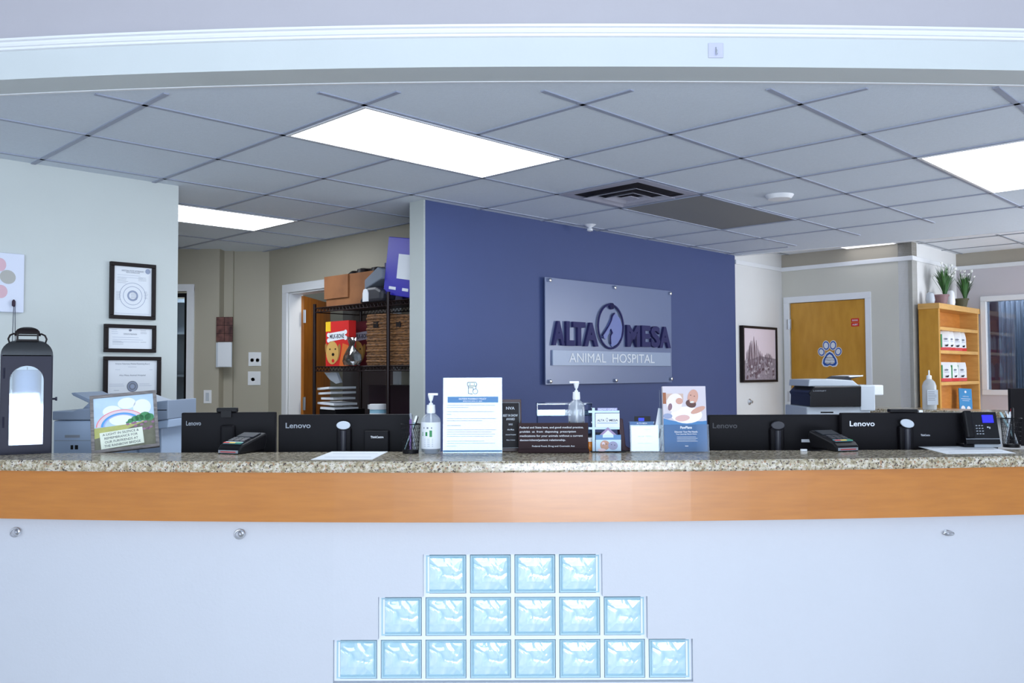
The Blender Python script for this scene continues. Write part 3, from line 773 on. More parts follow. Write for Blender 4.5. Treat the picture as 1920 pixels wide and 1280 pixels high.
# vent
c = (grid(5, 2) + grid(4, 3)) / 2
t = thing('ceiling_vent', 'square louvred air vent with stained dark slots in the ceiling', 'vent', (c.x, c.y, ZC), TH)
m_dkv = mat('vent_dark', (30, 24, 34), .8); m_vent = mat('vent_metal', (176, 176, 190), .5)
H = G / 2 - .012
mb = MB(); mb.box(-H, H, -H, H, -.0015, -.001, m_dkv); mb.build('duct_opening', t)
for k, (o_, i_, zl_) in enumerate(((1.0, .80, (-.006, -.022)), (.66, .5, (-.012, -.030)), (.38, .25, (-.014, -.032)))):
    mb = MB(); vs = []
    O = H * o_; I = H * i_
    lo = zl_[0] ; hi = zl_[1]
    ring = [(-O, -O), (O, -O), (O, O), (-O, O)]; rin = [(-I, -I), (I, -I), (I, I), (-I, I)]
    zo = lo if k == 0 else hi; zi = hi * .3 if k == 0 else lo
    vs = [(x, y, zo) for x, y in ring] + [(x, y, zi) for x, y in rin] + [(x, y, zo + .002) for x, y in ring] + [(x, y, zi + .002) for x, y in rin]
    fs = [(i, (i + 1) % 4, 4 + (i + 1) % 4, 4 + i) for i in range(4)] + [(8 + i, 12 + i, 12 + (i + 1) % 4, 8 + (i + 1) % 4) for i in range(4)] + [(i, 8 + i, 8 + (i + 1) % 4, (i + 1) % 4) for i in range(4)]
    mb.add(vs, fs, m_vent).build('louvre_ring', t)
MB().box(-H * .14, H * .14, -H * .14, H * .14, -.03, -.026, m_vent).build('centre_plate', t)
# return grille
c = (grid(5, 2) + grid(7, 3)) / 2
t = thing('return_air_grille', 'dull olive grey rectangular air return panel in the ceiling beside the vent', 'air grille', (c.x, c.y, ZC), TH)
mo = mat('olive_perforated_metal', (138, 138, 136), .6, bump=.6, bscale=400)
MB().box(-G + .012, G - .012, -G / 2 + .012, G / 2 - .012, -.006, 0, mo).build('perforated_panel', t)
MB().box(-G + .0, G, -G / 2, -G / 2 + .014, -.011, -.006, m_tbar).box(-G, G, G / 2 - .014, G / 2, -.011, -.006, m_tbar).box(-G, -G + .014, -G / 2, G / 2, -.011, -.006, m_tbar).box(G - .014, G, -G / 2, G / 2, -.011, -.006, m_tbar).build('frame', t)
p = onz(1461, 366, ZC)
tag(MB().lathe([(.03, -.028), (.068, -.024), (.08, -.01), (.085, 0)], m_wp).build('smoke_detector', loc=p, smooth=True), 'round white smoke detector on the ceiling near the air grille', 'smoke detector')
p = onz(1106, 421, ZC)
tag(MB().lathe([(.006, -.05), (.022, -.045), (.02, -.03), (.01, -.025), (.04, -.004), (.045, 0)], m_wp, 16).build('fire_sprinkler', loc=p, smooth=True), 'small white fire sprinkler head on the ceiling above the blue wall', 'sprinkler')
# far fixture glint
c = onz(1610, 460, ZF)
m_emit2 = mat('dim_lit_diffuser', (255, 255, 255), .5, emit=1.6, ecol=(246, 248, 255))
t = thing('far_ceiling_light', 'thin sliver of a lit ceiling panel beyond the ceiling edge above the golden door', 'ceiling light', (c.x, c.y, ZF), PB)
MB().box(-.16, .3, -.1, .1, -.006, 0, m_trimw).build('frame', t); MB().box(-.15, .29, -.09, .09, -.008, -.006, m_emit2).build('diffuser', t)

# adhesive hook and hole on soffit
p = ony(1343, 93, 2.94 + bows(.7))
t = thing('adhesive_hook', 'small clear square adhesive hook stuck to the white soffit', 'hook', (p.x, 2.949 + bows(p.x), p.z))
MB().box(-.026, .026, -.004, 0, -.026, .026, mat('lilac_clear_plastic', (196, 198, 222), .15)).build('backing', t, bevel=.002)
MB().tube([(0, -.004, .01), (0, -.006, -.008), (0, -.012, -.018), (0, -.022, -.016), (0, -.024, -.006)], .0025, m_silver).build('hook', t)
# wall rings
for px, py, lb_ in ((28, 998, 'round steel leash ring screwed to the lower wall at far left'), (450, 1001, 'steel leash ring on the lower wall left of the glass blocks'), (1779, 1000, 'steel leash ring on the lower wall at right')):
    p = ony(px, py, YW + .0); x = p.x; p = ony(px, py, yw(x) - .012); yy = yw(p.x) + .0005
    t = thing('leash_ring', lb_, 'wall ring', (p.x, yy, p.z), 0, 'leash rings on the lower wall')
    MB().lathe([(.011, 0), (.011, .003), (.005, .006), (.004, .012)], m_silver, 14).build('screw_base', t).rotation_euler = (PI / 2, 0, 0)
    r = .0175; pts = [(r * math.cos(a) + .0, -.016 + .35 * r * math.sin(a) * (1 if px < 1000 else -.2), r * math.sin(a) * (.8 if px < 1000 else .35)) for a in [2 * PI * k / 20 for k in range(21)]]
    MB().tube(pts, .0026, m_silver, 8).build('ring', t, smooth=True)

# ------------------------------------------------------------------ blue wall sign
PS = PBL + B_ * .03
pb, pw, ph, q = on_wall(PS, PA, 1022, 1260, 519, 721)
sg = thing('wall_sign', 'translucent grey hospital sign panel with raised lettering on the blue wall', 'sign', (pb.x, pb.y, pb.z), PA)
m_acr = mat('frosted_acrylic', (108, 120, 154), .3, alpha=1); 
MB().box(-pw / 2, pw / 2, 0, .008, 0, ph, m_acr).build('panel', sg, bevel=.001)
m_let = mat('sign_letter_indigo', (48, 47, 94), .6, spec=.2)
def tq(s_, xa, ya, xb, yb_, m, y, bold, ext, name):
    u0, z0 = q(xa, yb_); u1, _ = q(xb, yb_); _, z1 = q(xa, ya)
    MB().text(s_, (u0 + u1) / 2, (z0 + z1) / 2, u1 - u0, z1 - z0, y, m, bold, ext).build(name, sg)
for s_, xa, xb, ya, yb_ in (('A', 1033, 1055, 601, 647), ('L', 1058, 1074, 602, 648), ('T', 1071, 1094, 603, 648), ('A', 1092, 1118, 604, 649), ('M', 1172, 1196, 609, 650), ('E', 1200, 1216, 610, 650), ('S', 1217, 1234, 611, 651), ('A', 1233, 1254, 612, 652)):
    tq(s_, xa, ya, xb, yb_, m_let, 0, .045, .022, 'letter')
u0, z0 = q(1034, 685); u1, _ = q(1255, 683); _, z1 = q(1034, 656)
MB().box(u0, u1, -.014, -.001, z0, z1, mat('sign_bar_grey', (150, 164, 190), .35)).build('name_bar', sg, bevel=.001)
for s_, xa, xb, ya, yb_ in (('ANIMAL', 1064, 1133, 661.5, 679), ('HOSPITAL', 1145, 1224, 663, 680)):
    a0_, b0 = q(xa, yb_); a1_, _ = q(xb, yb_); _, b1 = q(xa, ya)
    MB().text(s_, (a0_ + a1_) / 2, (b0 + b1) / 2, a1_ - a0_, b1 - b0, -.0142, m_paper, 0.0, .004).build('lettering', sg)
cu_, cz_ = q(1143, 612); rx = (q(1167, 612)[0] - q(1120, 612)[0]) / 2; rz_ = (q(1143, 571)[1] - q(1143, 653)[1]) / 2
mb = MB(); mb.tube([(cu_ + rx * math.cos(2 * PI * k / 40), -.012, cz_ + rz_ * math.sin(2 * PI * k / 40)) for k in range(41)], .0075, m_let, 8)
u, z = q(1144, 574); mb.disc(u, z, .022, .024, -.022, m_let); mb.lathe([(.022, 0)], m_let) if False else None
mb.build('emblem_ring', sg, smooth=True)
mb = MB(); mb.T = Matrix.Translation((u, 0, z)) @ Matrix.Rotation(PI / 2, 4, 'X'); mb.lathe([(.024, 0), (.024, .022)], m_let, 16); mb.build('emblem_paw', sg)
m_em = mat('emblem_blue', (96, 110, 172), .4)
pts = [q(x, y) for x, y in ((1149, 587), (1154, 590), (1161, 598), (1165, 612), (1163, 632), (1155, 645), (1146, 650), (1144, 648), (1144, 632), (1146, 624), (1142, 617), (1140, 624), (1134, 636), (1127, 632), (1131, 624), (1138, 610), (1144, 598))]
MB().prism(pts, -.010, -.0005, m_em).build('emblem_animal', sg)
mb = MB()
for a in (((1150, 587), (1146, 592), (1144, 600), (1140, 609), (1134, 619), (1128, 628), (1129, 634)), ((1143, 617), (1146, 624), (1142, 630), (1143, 645))):
    mb.tube([(q(x, y)[0], -.011, q(x, y)[1]) for x, y in a], .006, m_let, 6)
mb.build('emblem_outline', sg)
for px, py in ((1029, 525), (1151, 539), (1255, 550), (1030, 715), (1153, 713), (1257, 710)):
    u, z = q(px, py)
    mb = MB(); mb.T = Matrix.Translation((u, .03, z)) @ Matrix.Rotation(PI / 2, 4, 'X'); mb.lathe([(.011, 0), (.011, .04), (.014, .04), (.014, .046), (.01, .049)], m_chrome, 16)
    mb.build('standoff', sg, smooth=True)

# ------------------------------------------------------------------ wire rack in the back
PKs = PK0 - A_ * .0
rl = cross(PK0 - A_ * .43, B_, 590)     # left front corner
rk = thing('wire_rack', 'dark bronze wire shelving rack in the back room left of the blue wall', 'rack', (rl.x, rl.y, 0), PB)
RW = (PBL - B_ * .137 - Vector((rl.x, rl.y, 0))).dot(B_) - .04; RD = .40
PF = Vector((rl.x, rl.y, 0))
def rz(px, py): return hitv(px, py, PF, PB)
zs1 = rz(640, 573).z; zs2 = rz(640, 687).z; zs3 = zs2 - .42
xm = (rz(728, 600) - PF).dot(B_)
for x in (0, RW):
    for y in (0, RD): MB().tube([(x, y, 0), (x, y, zs1 + .03)], .0125, m_rack, 10).build('post', rk)
for x in (xm,): MB().tube([(x, -.0, 0), (x, -.0, zs1 + .06)], .0125, m_rack, 10).build('post', rk)
for z in (zs1, zs2, zs3, .3):
    mb = MB()
    for y in (0, RD):
        mb.tube([(0, y, z), (RW, y, z)], .004, m_rack, 6); mb.tube([(0, y, z - .03), (RW, y, z - .03)], .004, m_rack, 6)
        k = 0; x = 0
        while x < RW - .03: mb.tube([(x, y, z - .03), (x + .02, y, z), (x + .04, y, z - .03)], .0025, m_rack, 5, False); x += .04
    for x in (0, RW): mb.tube([(x, 0, z), (x, RD, z)], .004, m_rack, 6); mb.tube([(x, 0, z - .03), (x, RD, z - .03)], .004, m_rack, 6)
    i = .02
    while i < RW: mb.tube([(i, 0, z), (i, RD, z)], .002, m_rack, 4, False); i += .035
    mb.box(.005, RW - .005, .005, RD - .005, z - .004, z - .001, m_rack)
    mb.build('wire_shelf', rk)
def rp(px, py, z, y):    # place on rack: column px at local depth y
    P = PF + A_ * y; h = cross(P, B_, px); return Vector((h.x, h.y, z))
def rsize(px0, px1, y):
    return (rp(px1, 0, 0, y) - rp(px0, 0, 0, y)).length
def rh(px, py, y): return hitv(px, py, PF + A_ * y, PB).z
z1 = zs1 + .004; z2 = zs2 + .004; z3 = zs3 + .004
# cardboard box
w = rsize(612, 700, .13); h = rh(650, 514, .13) - z1
t = thing('cardboard_box', 'open brown cardboard box stuffed with dark fabric on top of the wire rack', 'box', rp(612, 0, z1, .13), PB)
mb = MB(); mb.prism([(0, 0), (w * .95, 0), (w, h), (-.01, h)], 0, .22, m_card); mb.build('box_body', t)
MB().box(-.012, w * .5, -.012, 0, h * .3, h, m_card).build('flap', t)
mb = MB()
for i in range(16):
    x = w * (.2 + .75 * random.random()); mb.lathe([(.0, h), (.05, h - .005), (.045, h + .02 + .015 * random.random()), (.02, h + .04)], m_frame, 9, x, .06 + .15 * random.random())
mb.build('dark_cloth', t, smooth=True)
# cap/helmet-like grey items
p = rp(686, 0, z1, -.02)
mb = MB(); prof = [(.0, 0)]
t = thing('slipper', 'grey and black cushioned shoe with white toe badge on the wire rack top', 'shoe', p, PB)
mb.prism([(-.09, 0), (.16, 0), (.17, .07), (.1, .1), (.0, .1), (-.05, .05)], 0, .13, m_dk); mb.build('upper', t, bevel=.02)
MB().prism([(-.03, .005), (.03, .005), (.03, .06), (.02, .085), (0, .09), (-.02, .085), (-.03, .06)], -.006, 0, m_wp).build('badge', t)
t = thing('grey_pouch', 'grey fabric pouch lying tilted over the shoe on the rack', 'pouch', p + Vector((0, 0, .105)), PB)
mb = MB(); mb.T = Matrix.Rotation(-.3, 4, 'Y'); mb.prism([(-.05, 0), (.15, 0), (.17, .06), (.13, .09), (-.03, .06)], .02, .13, mat('grey_cloth', (116, 124, 136), .8)); mb.build('pouch_body', t, bevel=.008)
# purple blue box
m_pur = mat('indigo_box', (44, 38, 168), .4)
t = thing('document_box', 'big tilted indigo blue box with white label on top of rack', 'box', rp(718, 0, z1 + .05, .02), PB)
h = rh(740, 457, .06) - z1; w = .30
mb = MB(); mb.T = Matrix.Rotation(.16, 4, 'Y'); mb.box(0, w, 0, .1, 0, h, m_pur); mb.build('box_body', t, bevel=.004)
mb = MB(); mb.T = Matrix.Rotation(.16, 4, 'Y'); mb.box(.13, w * .98, -.003, 0, h * .3, h * .72, m_paper); mb.box(.06, .13, -.003, 0, h * .1, h * .15, m_paper); mb.box(.2, .26, -.003, 0, h * .1, h * .15, m_paper); mb.build('label_sheet', t)
t = thing('file_folder', 'dark indigo folder leaning behind the big blue box on the rack', 'folder', rp(721, 0, z1, .22), PB)
MB().box(0, .2, 0, .05, 0, h * .78, mat('dark_indigo', (28, 24, 90), .5)).build('cover', t)
MB().box(-.01, -.001, .0, .05, .02, h * .5, m_paper).build('pages', t)
# biscuit boxes
w = rsize(612, 655, .03); h = rh(630, 602, .03) - z2
def biscuit(p, label, faded):
    t = thing('biscuit_box', label, 'box', p, PB, 'dog biscuit boxes on the rack')
    r_ = m_red if not faded else mat('maroon_print', (96, 30, 40), .5); wt = m_paper if not faded else mat('dull_white_print', (176, 172, 186), .5)
    MB().box(0, w, 0, .06, 0, h, r_).build('carton', t)
    mb = MB(); y = -.001
    mb.rect(0, w * .22, h * .78, h, y, m_yel); mb.poly([(w * .15, h * .55), (w * .85, h * .6), (w * .85, h * .78), (w * .15, h * .74)], y - .0005, wt)
    for a_ in ((.13, .58), (.13, .70), (.87, .62), (.87, .75)): mb.disc(w * a_[0], h * a_[1], w * .07, h * .05, y - .0006, wt, 12)
    fur = mat('golden_fur_print', (206, 162, 90), .6); nose = m_frame
    mb.disc(w * .3, h * .3, w * .27, h * .26, y - .001, fur); mb.disc(w * .06, h * .36, w * .07, h * .16, y - .0008, mat('dark_fur_print', (160, 116, 60), .6), 14, .3); mb.disc(w * .56, h * .3, w * .08, h * .2, y - .0008, mat('dark_fur_print', (160, 116, 60), .6), 14, -.3)
    mb.disc(w * .33, h * .2, w * .15, h * .13, y - .0015, fur); mb.disc(w * .34, h * .26, w * .06, h * .035, y - .002, nose, 12); mb.disc(w * .2, h * .38, w * .03, h * .02, y - .002, nose, 10); mb.disc(w * .44, h * .38, w * .03, h * .02, y - .002, nose, 10); mb.disc(w * .34, h * .12, w * .06, h * .04, y - .002, m_red, 10)
    mb.poly([(w * .6, h * .0), (w, 0), (w, h * .45), (w * .75, h * .5)], y - .0004, mat('orange_print', (214, 110, 50), .5) if not faded else r_)
    mb.build('front_print', t)
    MB().text('MILK-BONE', w * .5, h * .665, w * .62, h * .1, y - .0008, m_dink, .03).build('lettering', t)
    return t
biscuit(rp(611, 0, z2, .03), 'red dog biscuit carton with golden dog face on the middle rack shelf', False)
biscuit(rp(657, 0, z2, .16), 'duller dog biscuit carton partly behind the plastic bag on the rack', True)
# plastic bag
t = thing('plastic_bag', 'crumpled clear plastic bag in front of the biscuit cartons', 'bag', rp(660, 0, z2, .0), PB)
vs = []; fs = []; n = 14; random.seed(3)
prof = [(.085, 0), (.1, .03), (.085, .07), (.06, .10), (.025, .13), (.04, .17), (.05, .19)]
for r, z in prof:
    for k in range(n):
        a = 2 * PI * k / n; rr = r * (1 + .3 * (random.random() - .5)); vs.append((rr * math.cos(a), rr * .35 * math.sin(a), z + .01 * random.random()))
for i in range(len(prof) - 1):
    for k in range(n): fs.append((i * n + k, i * n + (k + 1) % n, (i + 1) * n + (k + 1) % n, (i + 1) * n + k))
MB().add(vs, fs, glassy('bag_film', (214, 220, 226), .3, .12)).build('film', t)
# wicker baskets
def basket(px0, px1, yt, label, ty):
    w = rsize(px0, px1, ty); h = rh((px0 + px1) / 2, yt, ty) - z2
    t = thing('wicker_basket', label, 'basket', rp(px0, 0, z2, ty), PB, 'wicker baskets on the rack')
    mb = MB(); N = int(h / .018)
    for i in range(N):
        z = .009 + i * .018; e = .004 * (i % 2)
        mb.tube([(-e, -e, z), (w / 2, -e - .004, z), (w + e, -e, z), (w + e, .3, z), (0, .3, z), (-e, -e, z)], .0095, m_wicker, 6)
    mb.box(.006, w - .006, .006, .29, 0, h * .97, m_wicker); mb.build('woven_body', t)
    MB().box(w * .38, w * .62, -.016, -.008, h * .72, h * .84, m_frame).build('handle_hole', t)
basket(690, 726, 587, 'brown wicker basket left of the rack post on the middle shelf', .03)
basket(733, 768, 587, 'brown wicker basket right of the rack post beside the blue wall', .03)
# leaflet, papers, jar, black items on the lower shelf
t = thing('paper_stack', 'stack of loose white papers and envelopes on the lower rack shelf', 'papers', rp(600, 0, z3, .04), PB)
z = .0
pz = rh(630, 730, .04) - z3
MB().box(0, .2, 0, .25, 0, pz * .45, m_black).build('tray', t)
z = pz * .45; i = 0
random.seed(5)
while z < pz * 1.0:
    mb = MB(); mb.T = Matrix.Rotation(random.uniform(-.15, .15), 4, 'Z') @ Matrix.Rotation(random.uniform(-.08, .05), 4, 'Y'); mb.box(random.uniform(-.02, .03), .17 + random.uniform(-.02, .02), -.01, .2, z, z + .015, m_paper); mb.build('paper_sheaf', t); z += .034
t = thing('hanging_folder', 'pale grey folder sticking out just under the middle rack shelf', 'folder', rp(608, 0, zs2 - .12, .02), PB)
MB().prism([(0, .08), (.15, .08), (.2, .01), (.15, -.0), (.07, .03)], 0, .02, m_gr).build('cover', t)
p = rp(709, 0, z3, .05); zj = rh(709, 757, .05)
t = thing('ointment_jar', 'white and pale blue lidded jar on the lower rack shelf', 'jar', (p.x, p.y, zj - .12), PB)
MB().lathe([(.05, 0), (.055, .005), (.055, .08), (.05, .085)], mat('pale_blue_label', (150, 196, 218), .4), 24).lathe([(.0555, .03), (.0555, .06)], m_wp, 24).build('jar_body', t, smooth=True)
MB().lathe([(.058, .085), (.058, .115), (.052, .12)], m_wp, 24).build('lid', t, smooth=True)
t = thing('storage_bin', 'black plastic storage bin under the jar on the rack', 'bin', (p.x, p.y, 0) , PB)
zb = zj - .12 - z3
MB().box(-.12, .2, -.04, .12, z3, z3 + zb - .001, m_black).build('bin_body', t)
t = thing('drawer_unit', 'dark plum drawer cabinet at the right of the lower rack shelf', 'cabinet', rp(692, 0, z3 , .2), PB)
MB().box(0, .5, 0, .18, 0, rh(740, 722, .2) - z3, mat('plum_plastic', (40, 22, 34), .4)).build('cabinet_body', t)
MB().box(.0, .02, -.01, 0, .12, .15, m_wp).build('tab', t)

# ------------------------------------------------------------------ desks and office gear behind the counter
def desk(name, x0, x1, y0, y1, z, label):
    t = thing(name, label, 'desk', ((x0 + x1) / 2, (y0 + y1) / 2, 0)); w = (x1 - x0) / 2; d = (y1 - y0) / 2
    MB().box(-w, w, -d, d, z - .03, z, m_dk).build('desktop', t, bevel=.003)
    for sx in (-1, 1): MB().box(sx * w - .02 * (sx > 0) , sx * w + .02 * (sx < 0), -d, d, 0, z - .03, m_dk).build('side_panel', t)
    return t
desk('staff_desk', -2.1, 0.0, 3.305, 4.05, .75, 'dark staff desk behind the left half of the counter')
desk('staff_desk', .02, 2.1, 3.305, 4.05, .75, 'dark staff desk behind the right half of the counter')
def monitor(xl, xr, yt, D, yaw, label, oval=None, tiny=None, logo=True, logox=0, logomat=None, wm=None, plaque=None):
    a = ony(xl, yt, D); b = ony(xr, yt, D); w = b.x - a.x if wm is None else wm; zt_ = (a.z + b.z) / 2; h = .325
    c = ((a.x + b.x) / 2, D, .75)
    t = thing('computer_monitor', label, 'monitor', c, yaw, 'staff monitors seen from behind')
    zt_ -= .75; z0 = zt_ - h
    MB().box(-w / 2, w / 2, 0, .03, z0, zt_, m_mon).build('housing', t, bevel=.004)
    MB().box(-w / 2 + .01, w / 2 - .01, .03, .032, z0 + .01, zt_ - .01, m_blackg).build('screen', t)
    lm = logomat or m_silver
    s_ = D / F
    MB().text('Lenovo', -w / 2 + logox, zt_ - .042, .098 if w > .4 else .058, .021 if w > .4 else .018, -.0008, lm, .015).build('logo', t)
    MB().box(-.028, .028, -.03, -.0005, .02, zt_ - .05, m_mon).build('stand_neck', t, bevel=.008)
    MB().box(-.12, .12, -.1, .12, 0, .015, m_mon).build('stand_base', t, bevel=.004)
    if oval:
        mb = MB(); mb.T = Matrix.Translation((0, -.031, zt_ - .04)) @ Matrix.Rotation(oval[1], 4, 'Y') @ Matrix.Rotation(PI / 2, 4, 'X'); mb.lathe([(.027, 0), (.027, .004), (.024, .006)], oval[0], 24, sy=.6); mb.build('cable_cap', t)
        MB().tube([(0, -.033, .03), (0, -.033, zt_ - .06)], .012, m_dk, 12).build('cable_sleeve', t, smooth=True)
    if tiny:
        x = tiny
        MB().box(x, x + .093, -.045, -.001, zt_ - .25, zt_ - .062, m_mon).build('mini_computer', t, bevel=.003)
        MB().text('ThinkCentre', x + .05, zt_ - .085, .05, .009, -.0462, m_wp, .02).build('model_lettering', t)
    if plaque:
        MB().text('ThinkCentre', plaque, zt_ - .088, .036, .008, -.0012, lm, .02).build('model_lettering', t)
    return t, zt_ + .75
D1 = 3.42
mD = Vector
mm1, ztm1 = monitor(346, 512, 773, 3.50, .10, 'angled black monitor back with webcam, leftmost behind the counter', logox=.048, wm=.37, logomat=m_gr)
mm2, _ = monitor(522, 772, 777, D1, 0, 'black monitor back with silver oval and small computer, left of the pen cup', oval=(m_lg, 0), tiny=.083, logox=.078, logomat=m_gr)
bpy.context.view_layer.update()
mm3, _ = monitor(1329, 1578, 777.5, D1 + .06, 0, 'black monitor back with faint logo, right of the blue pamphlet holder', oval=(m_dk, 0), logox=.064, logomat=m_dk)
mm4, ztm4 = monitor(1575, 1812, 773.5, D1, 0, 'black monitor back with tilted silver oval, rightmost behind the counter', oval=(m_lg, .25), plaque=.085, logox=.08, logomat=m_silver, wm=.485)
p = ony(1511, 826, D1 + .055)
tag(MB().box(-.018, .018, -.0015, 0, -.006, .006, m_paper).build('barcode_label', loc=(p.x, p.y, p.z)), 'tiny white barcode label on the dark monitor right of the pamphlets', 'label')
p = ony(426, 774, 3.5)
t = thing('webcam', 'black bar webcam clipped on top of the leftmost monitor', 'webcam', (p.x, 3.5, ztm1 + .001), .1)
MB().box(-.04, .04, -.012, .02, 0, .018, m_black).build('camera_bar', t, bevel=.004); MB().box(-.02, .02, -.02, -.012, -.02, .008, m_black).build('clip', t)
p = ony(1693, 770, 3.43)
t = thing('webcam', 'black webcam lying on top of the rightmost monitor', 'webcam', (p.x, 3.43, ztm4 + .001), 0)
MB().box(-.055, .055, -.012, .02, 0, .013, m_black).build('camera_bar', t, bevel=.003); MB().box(.06, .075, -.008, .01, 0, .008, m_wp).build('white_clip', t)

# printer left
p0 = ony(100, 845, 3.72); p1 = ony(319, 845, 3.72); w = p1.x - p0.x
t = thing('office_printer', 'pale blue grey multifunction printer behind the lantern and rainbow picture', 'printer', ((p0.x + p1.x) / 2, 3.72, .75), 0)
def zz(py, D=3.72): return ony(200, py, D).z - .75
def xx(px, D=3.72): return ony(px, 800, D).x - (p0.x + p1.x) / 2
m_pr = mat('printer_blue_grey', (176, 196, 222), .4); m_pr2 = mat('printer_slate', (138, 152, 172), .45)
MB().box(xx(100), xx(256), 0, .42, 0, zz(788), m_pr).build('body', t, bevel=.006)
MB().box(xx(256), xx(300), .02, .4, 0, zz(800), m_pr).build('side_body', t, bevel=.006)
MB().prism([(xx(100), zz(787)), (xx(290), zz(787)), (xx(290), zz(765)), (xx(150), zz(766)), (xx(138), zz(770)), (xx(100), zz(770))], -.01, .43, m_pr2).build('scanner_deck', t, bevel=.004)
MB().prism([(xx(138), zz(771)), (xx(158), zz(752)), (xx(195), zz(738)), (xx(225), zz(742)), (xx(290), zz(765))], .05, .36, m_pr2).build('scanner_lid', t, bevel=.006)
MB().prism([(xx(114), zz(737)), (xx(122), zz(736)), (xx(160), zz(753)), (xx(150), zz(757)), (xx(118), zz(742))], .08, .34, m_pr2).build('feeder_tray', t, bevel=.003)
mb = MB(); mb.prism([(xx(268), zz(756)), (xx(320), zz(750)), (xx(320), zz(786)), (xx(268), zz(792))], -.03, .3, m_pr2); mb.prism([(xx(280), zz(792)), (xx(320), zz(786)), (xx(318), zz(802)), (xx(280), zz(806))], -.02, .3, m_pr); mb.build('output_tray', t, bevel=.004)
mb = MB(); mb.rect(xx(270), xx(318), zz(769), zz(767.5), -.031, m_black); mb.build('tray_slot', t)
MB().rect(xx(122), xx(150), zz(820), zz(815), -.001, m_gr).build('vent_slot', t)
MB().rect(xx(103), xx(170), zz(826), zz(825), -.001, m_gr).build('panel_seam', t)
MB().rect(xx(133), xx(138), zz(842), zz(834), -.001, m_black).build('port', t)
MB().rect(xx(141), xx(147), zz(842), zz(834), -.001, m_black).build('port', t)

# ------------------------------------------------------------------ things on the counter
def cs(px, py):
    p = onz(px, py, ZT + .0005); return p, p.y / F
# lantern
p, s_ = cs(48, 851)
LW_ = 86 * s_; LHt = 228 * s_
t = thing('lantern', 'tall dark navy metal lantern with arched glass door at left of the counter', 'lantern', p, .5)
w = LW_ / 2; dp = LW_ * .8; zb_ = 652; 
hB = (853 - 668) * s_ ; ar = 28 * s_; za0 = 17 * s_; za1 = (853 - 716) * s_; cx = 0
def arch(r, z0, z1, n=14): return [(-r, z0), (r, z0)] + [(r * math.cos(a), z1 + r * math.sin(a)) for a in [PI * k / n for k in range(n + 1)]]
def arch_wall(mb, hw_, z0, z1, r, az0, az1, y0, y1, m, n=14):
    # wall plate with arched hole
    mb.box(-hw_, -r, y0, y1, z0, z1, m); mb.box(r, hw_, y0, y1, z0, z1, m); mb.box(-r, r, y0, y1, z0, az0, m)
    for k in range(n):
        a, b = PI - PI * k / n, PI - PI * (k + 1) / n
        xa, xb = r * math.cos(a), r * math.cos(b); zA, zB = az1 + r * math.sin(a), az1 + r * math.sin(b)
        mb.prism([(xa, zA), (xb, zB), (xb, z1), (xa, z1)], y0, y1, m)
mb = MB()
mb.box(-w, w, 0, dp, 0, .012, m_navy)
for x in (-w, w - .006): mb.box(x, x + .006, 0, dp, .012, hB, m_navy)
arch_wall(mb, w - .006, .012, hB, ar, za0, za1, dp - .006, dp, m_navy)
mb.build('body', t)
mb = MB(); arch_wall(mb, w - .004, .008, hB - .004, ar, za0, za1, -.006, .0, m_navy)
mb.tube([(-w + .012, -.008, .1), (-w + .012, -.008, .14)], .003, m_navy); mb.tube([(-w + .012, -.008, .28), (-w + .012, -.008, .32)], .003, m_navy)
dr_ = mb.build('door', t)
MB().box(-ar, ar, -.003, -.002, za0, za1 + ar, m_pane).build('pane', dr_)
MB().lathe([(.004, 0), (.004, .01), (.007, .012), (.007, .018)], m_navy, 10).build('latch', t, loc=(w - .002, .01, (853 - 751) * s_)).rotation_euler = (0, PI / 2, 0)
# roof: dome-like square taper
zr0 = hB; zr1 = (853 - 640) * s_
mb = MB(); vs = []; fs = []; K = 8
for k in range(K + 1):
    a = PI / 2 * k / K; sc = .30 + .70 * math.cos(a) if k < K else .30; z = zr0 + (zr1 - zr0) * math.sin(a)
    sc = .36 + .64 * (math.cos(a))
    vs += [(-w * sc, dp / 2 - dp / 2 * sc, z), (w * sc, dp / 2 - dp / 2 * sc, z), (w * sc, dp / 2 + dp / 2 * sc, z), (-w * sc, dp / 2 + dp / 2 * sc, z)]
for k in range(K):
    for e in range(4): fs.append((4 * k + e, 4 * k + (e + 1) % 4, 4 * k + 4 + (e + 1) % 4, 4 * k + 4 + e))
fs.append((4 * K, 4 * K + 1, 4 * K + 2, 4 * K + 3)); fs.append((3, 2, 1, 0))
mb.add(vs, fs, m_lroof); mb.build('roof', t, smooth=True)
zc0 = zr1; zc1 = (853 - 627) * s_; cw = 17 * s_
mb = MB()
for x in (-cw, cw):
    for y in (-cw, cw): mb.box(x - .003, x + .003, dp / 2 + y - .003, dp / 2 + y + .003, zc0 - .002, zc1, m_frame)
mb.box(-cw - .004, cw + .004, dp / 2 - cw - .004, dp / 2 + cw + .004, zc0 - .002, zc0 + .004, m_frame)
mb.build('vent_posts', t)
mb = MB(); vs = []; fs = []
for k in range(6):
    a = PI / 2 * k / 5; sc = math.cos(a) * .97 + .03; z = zc1 + 13 * s_ * math.sin(a); r = 21 * s_ * sc
    vs += [(-r, dp / 2 - r, z), (r, dp / 2 - r, z), (r, dp / 2 + r, z), (-r, dp / 2 + r, z)]
for k in range(5):
    for e in range(4): fs.append((4 * k + e, 4 * k + (e + 1) % 4, 4 * k + 4 + (e + 1) % 4, 4 * k + 4 + e))
fs += [(20, 21, 22, 23), (3, 2, 1, 0)]
mb.add(vs, fs, m_frame).build('cap', t, smooth=True)
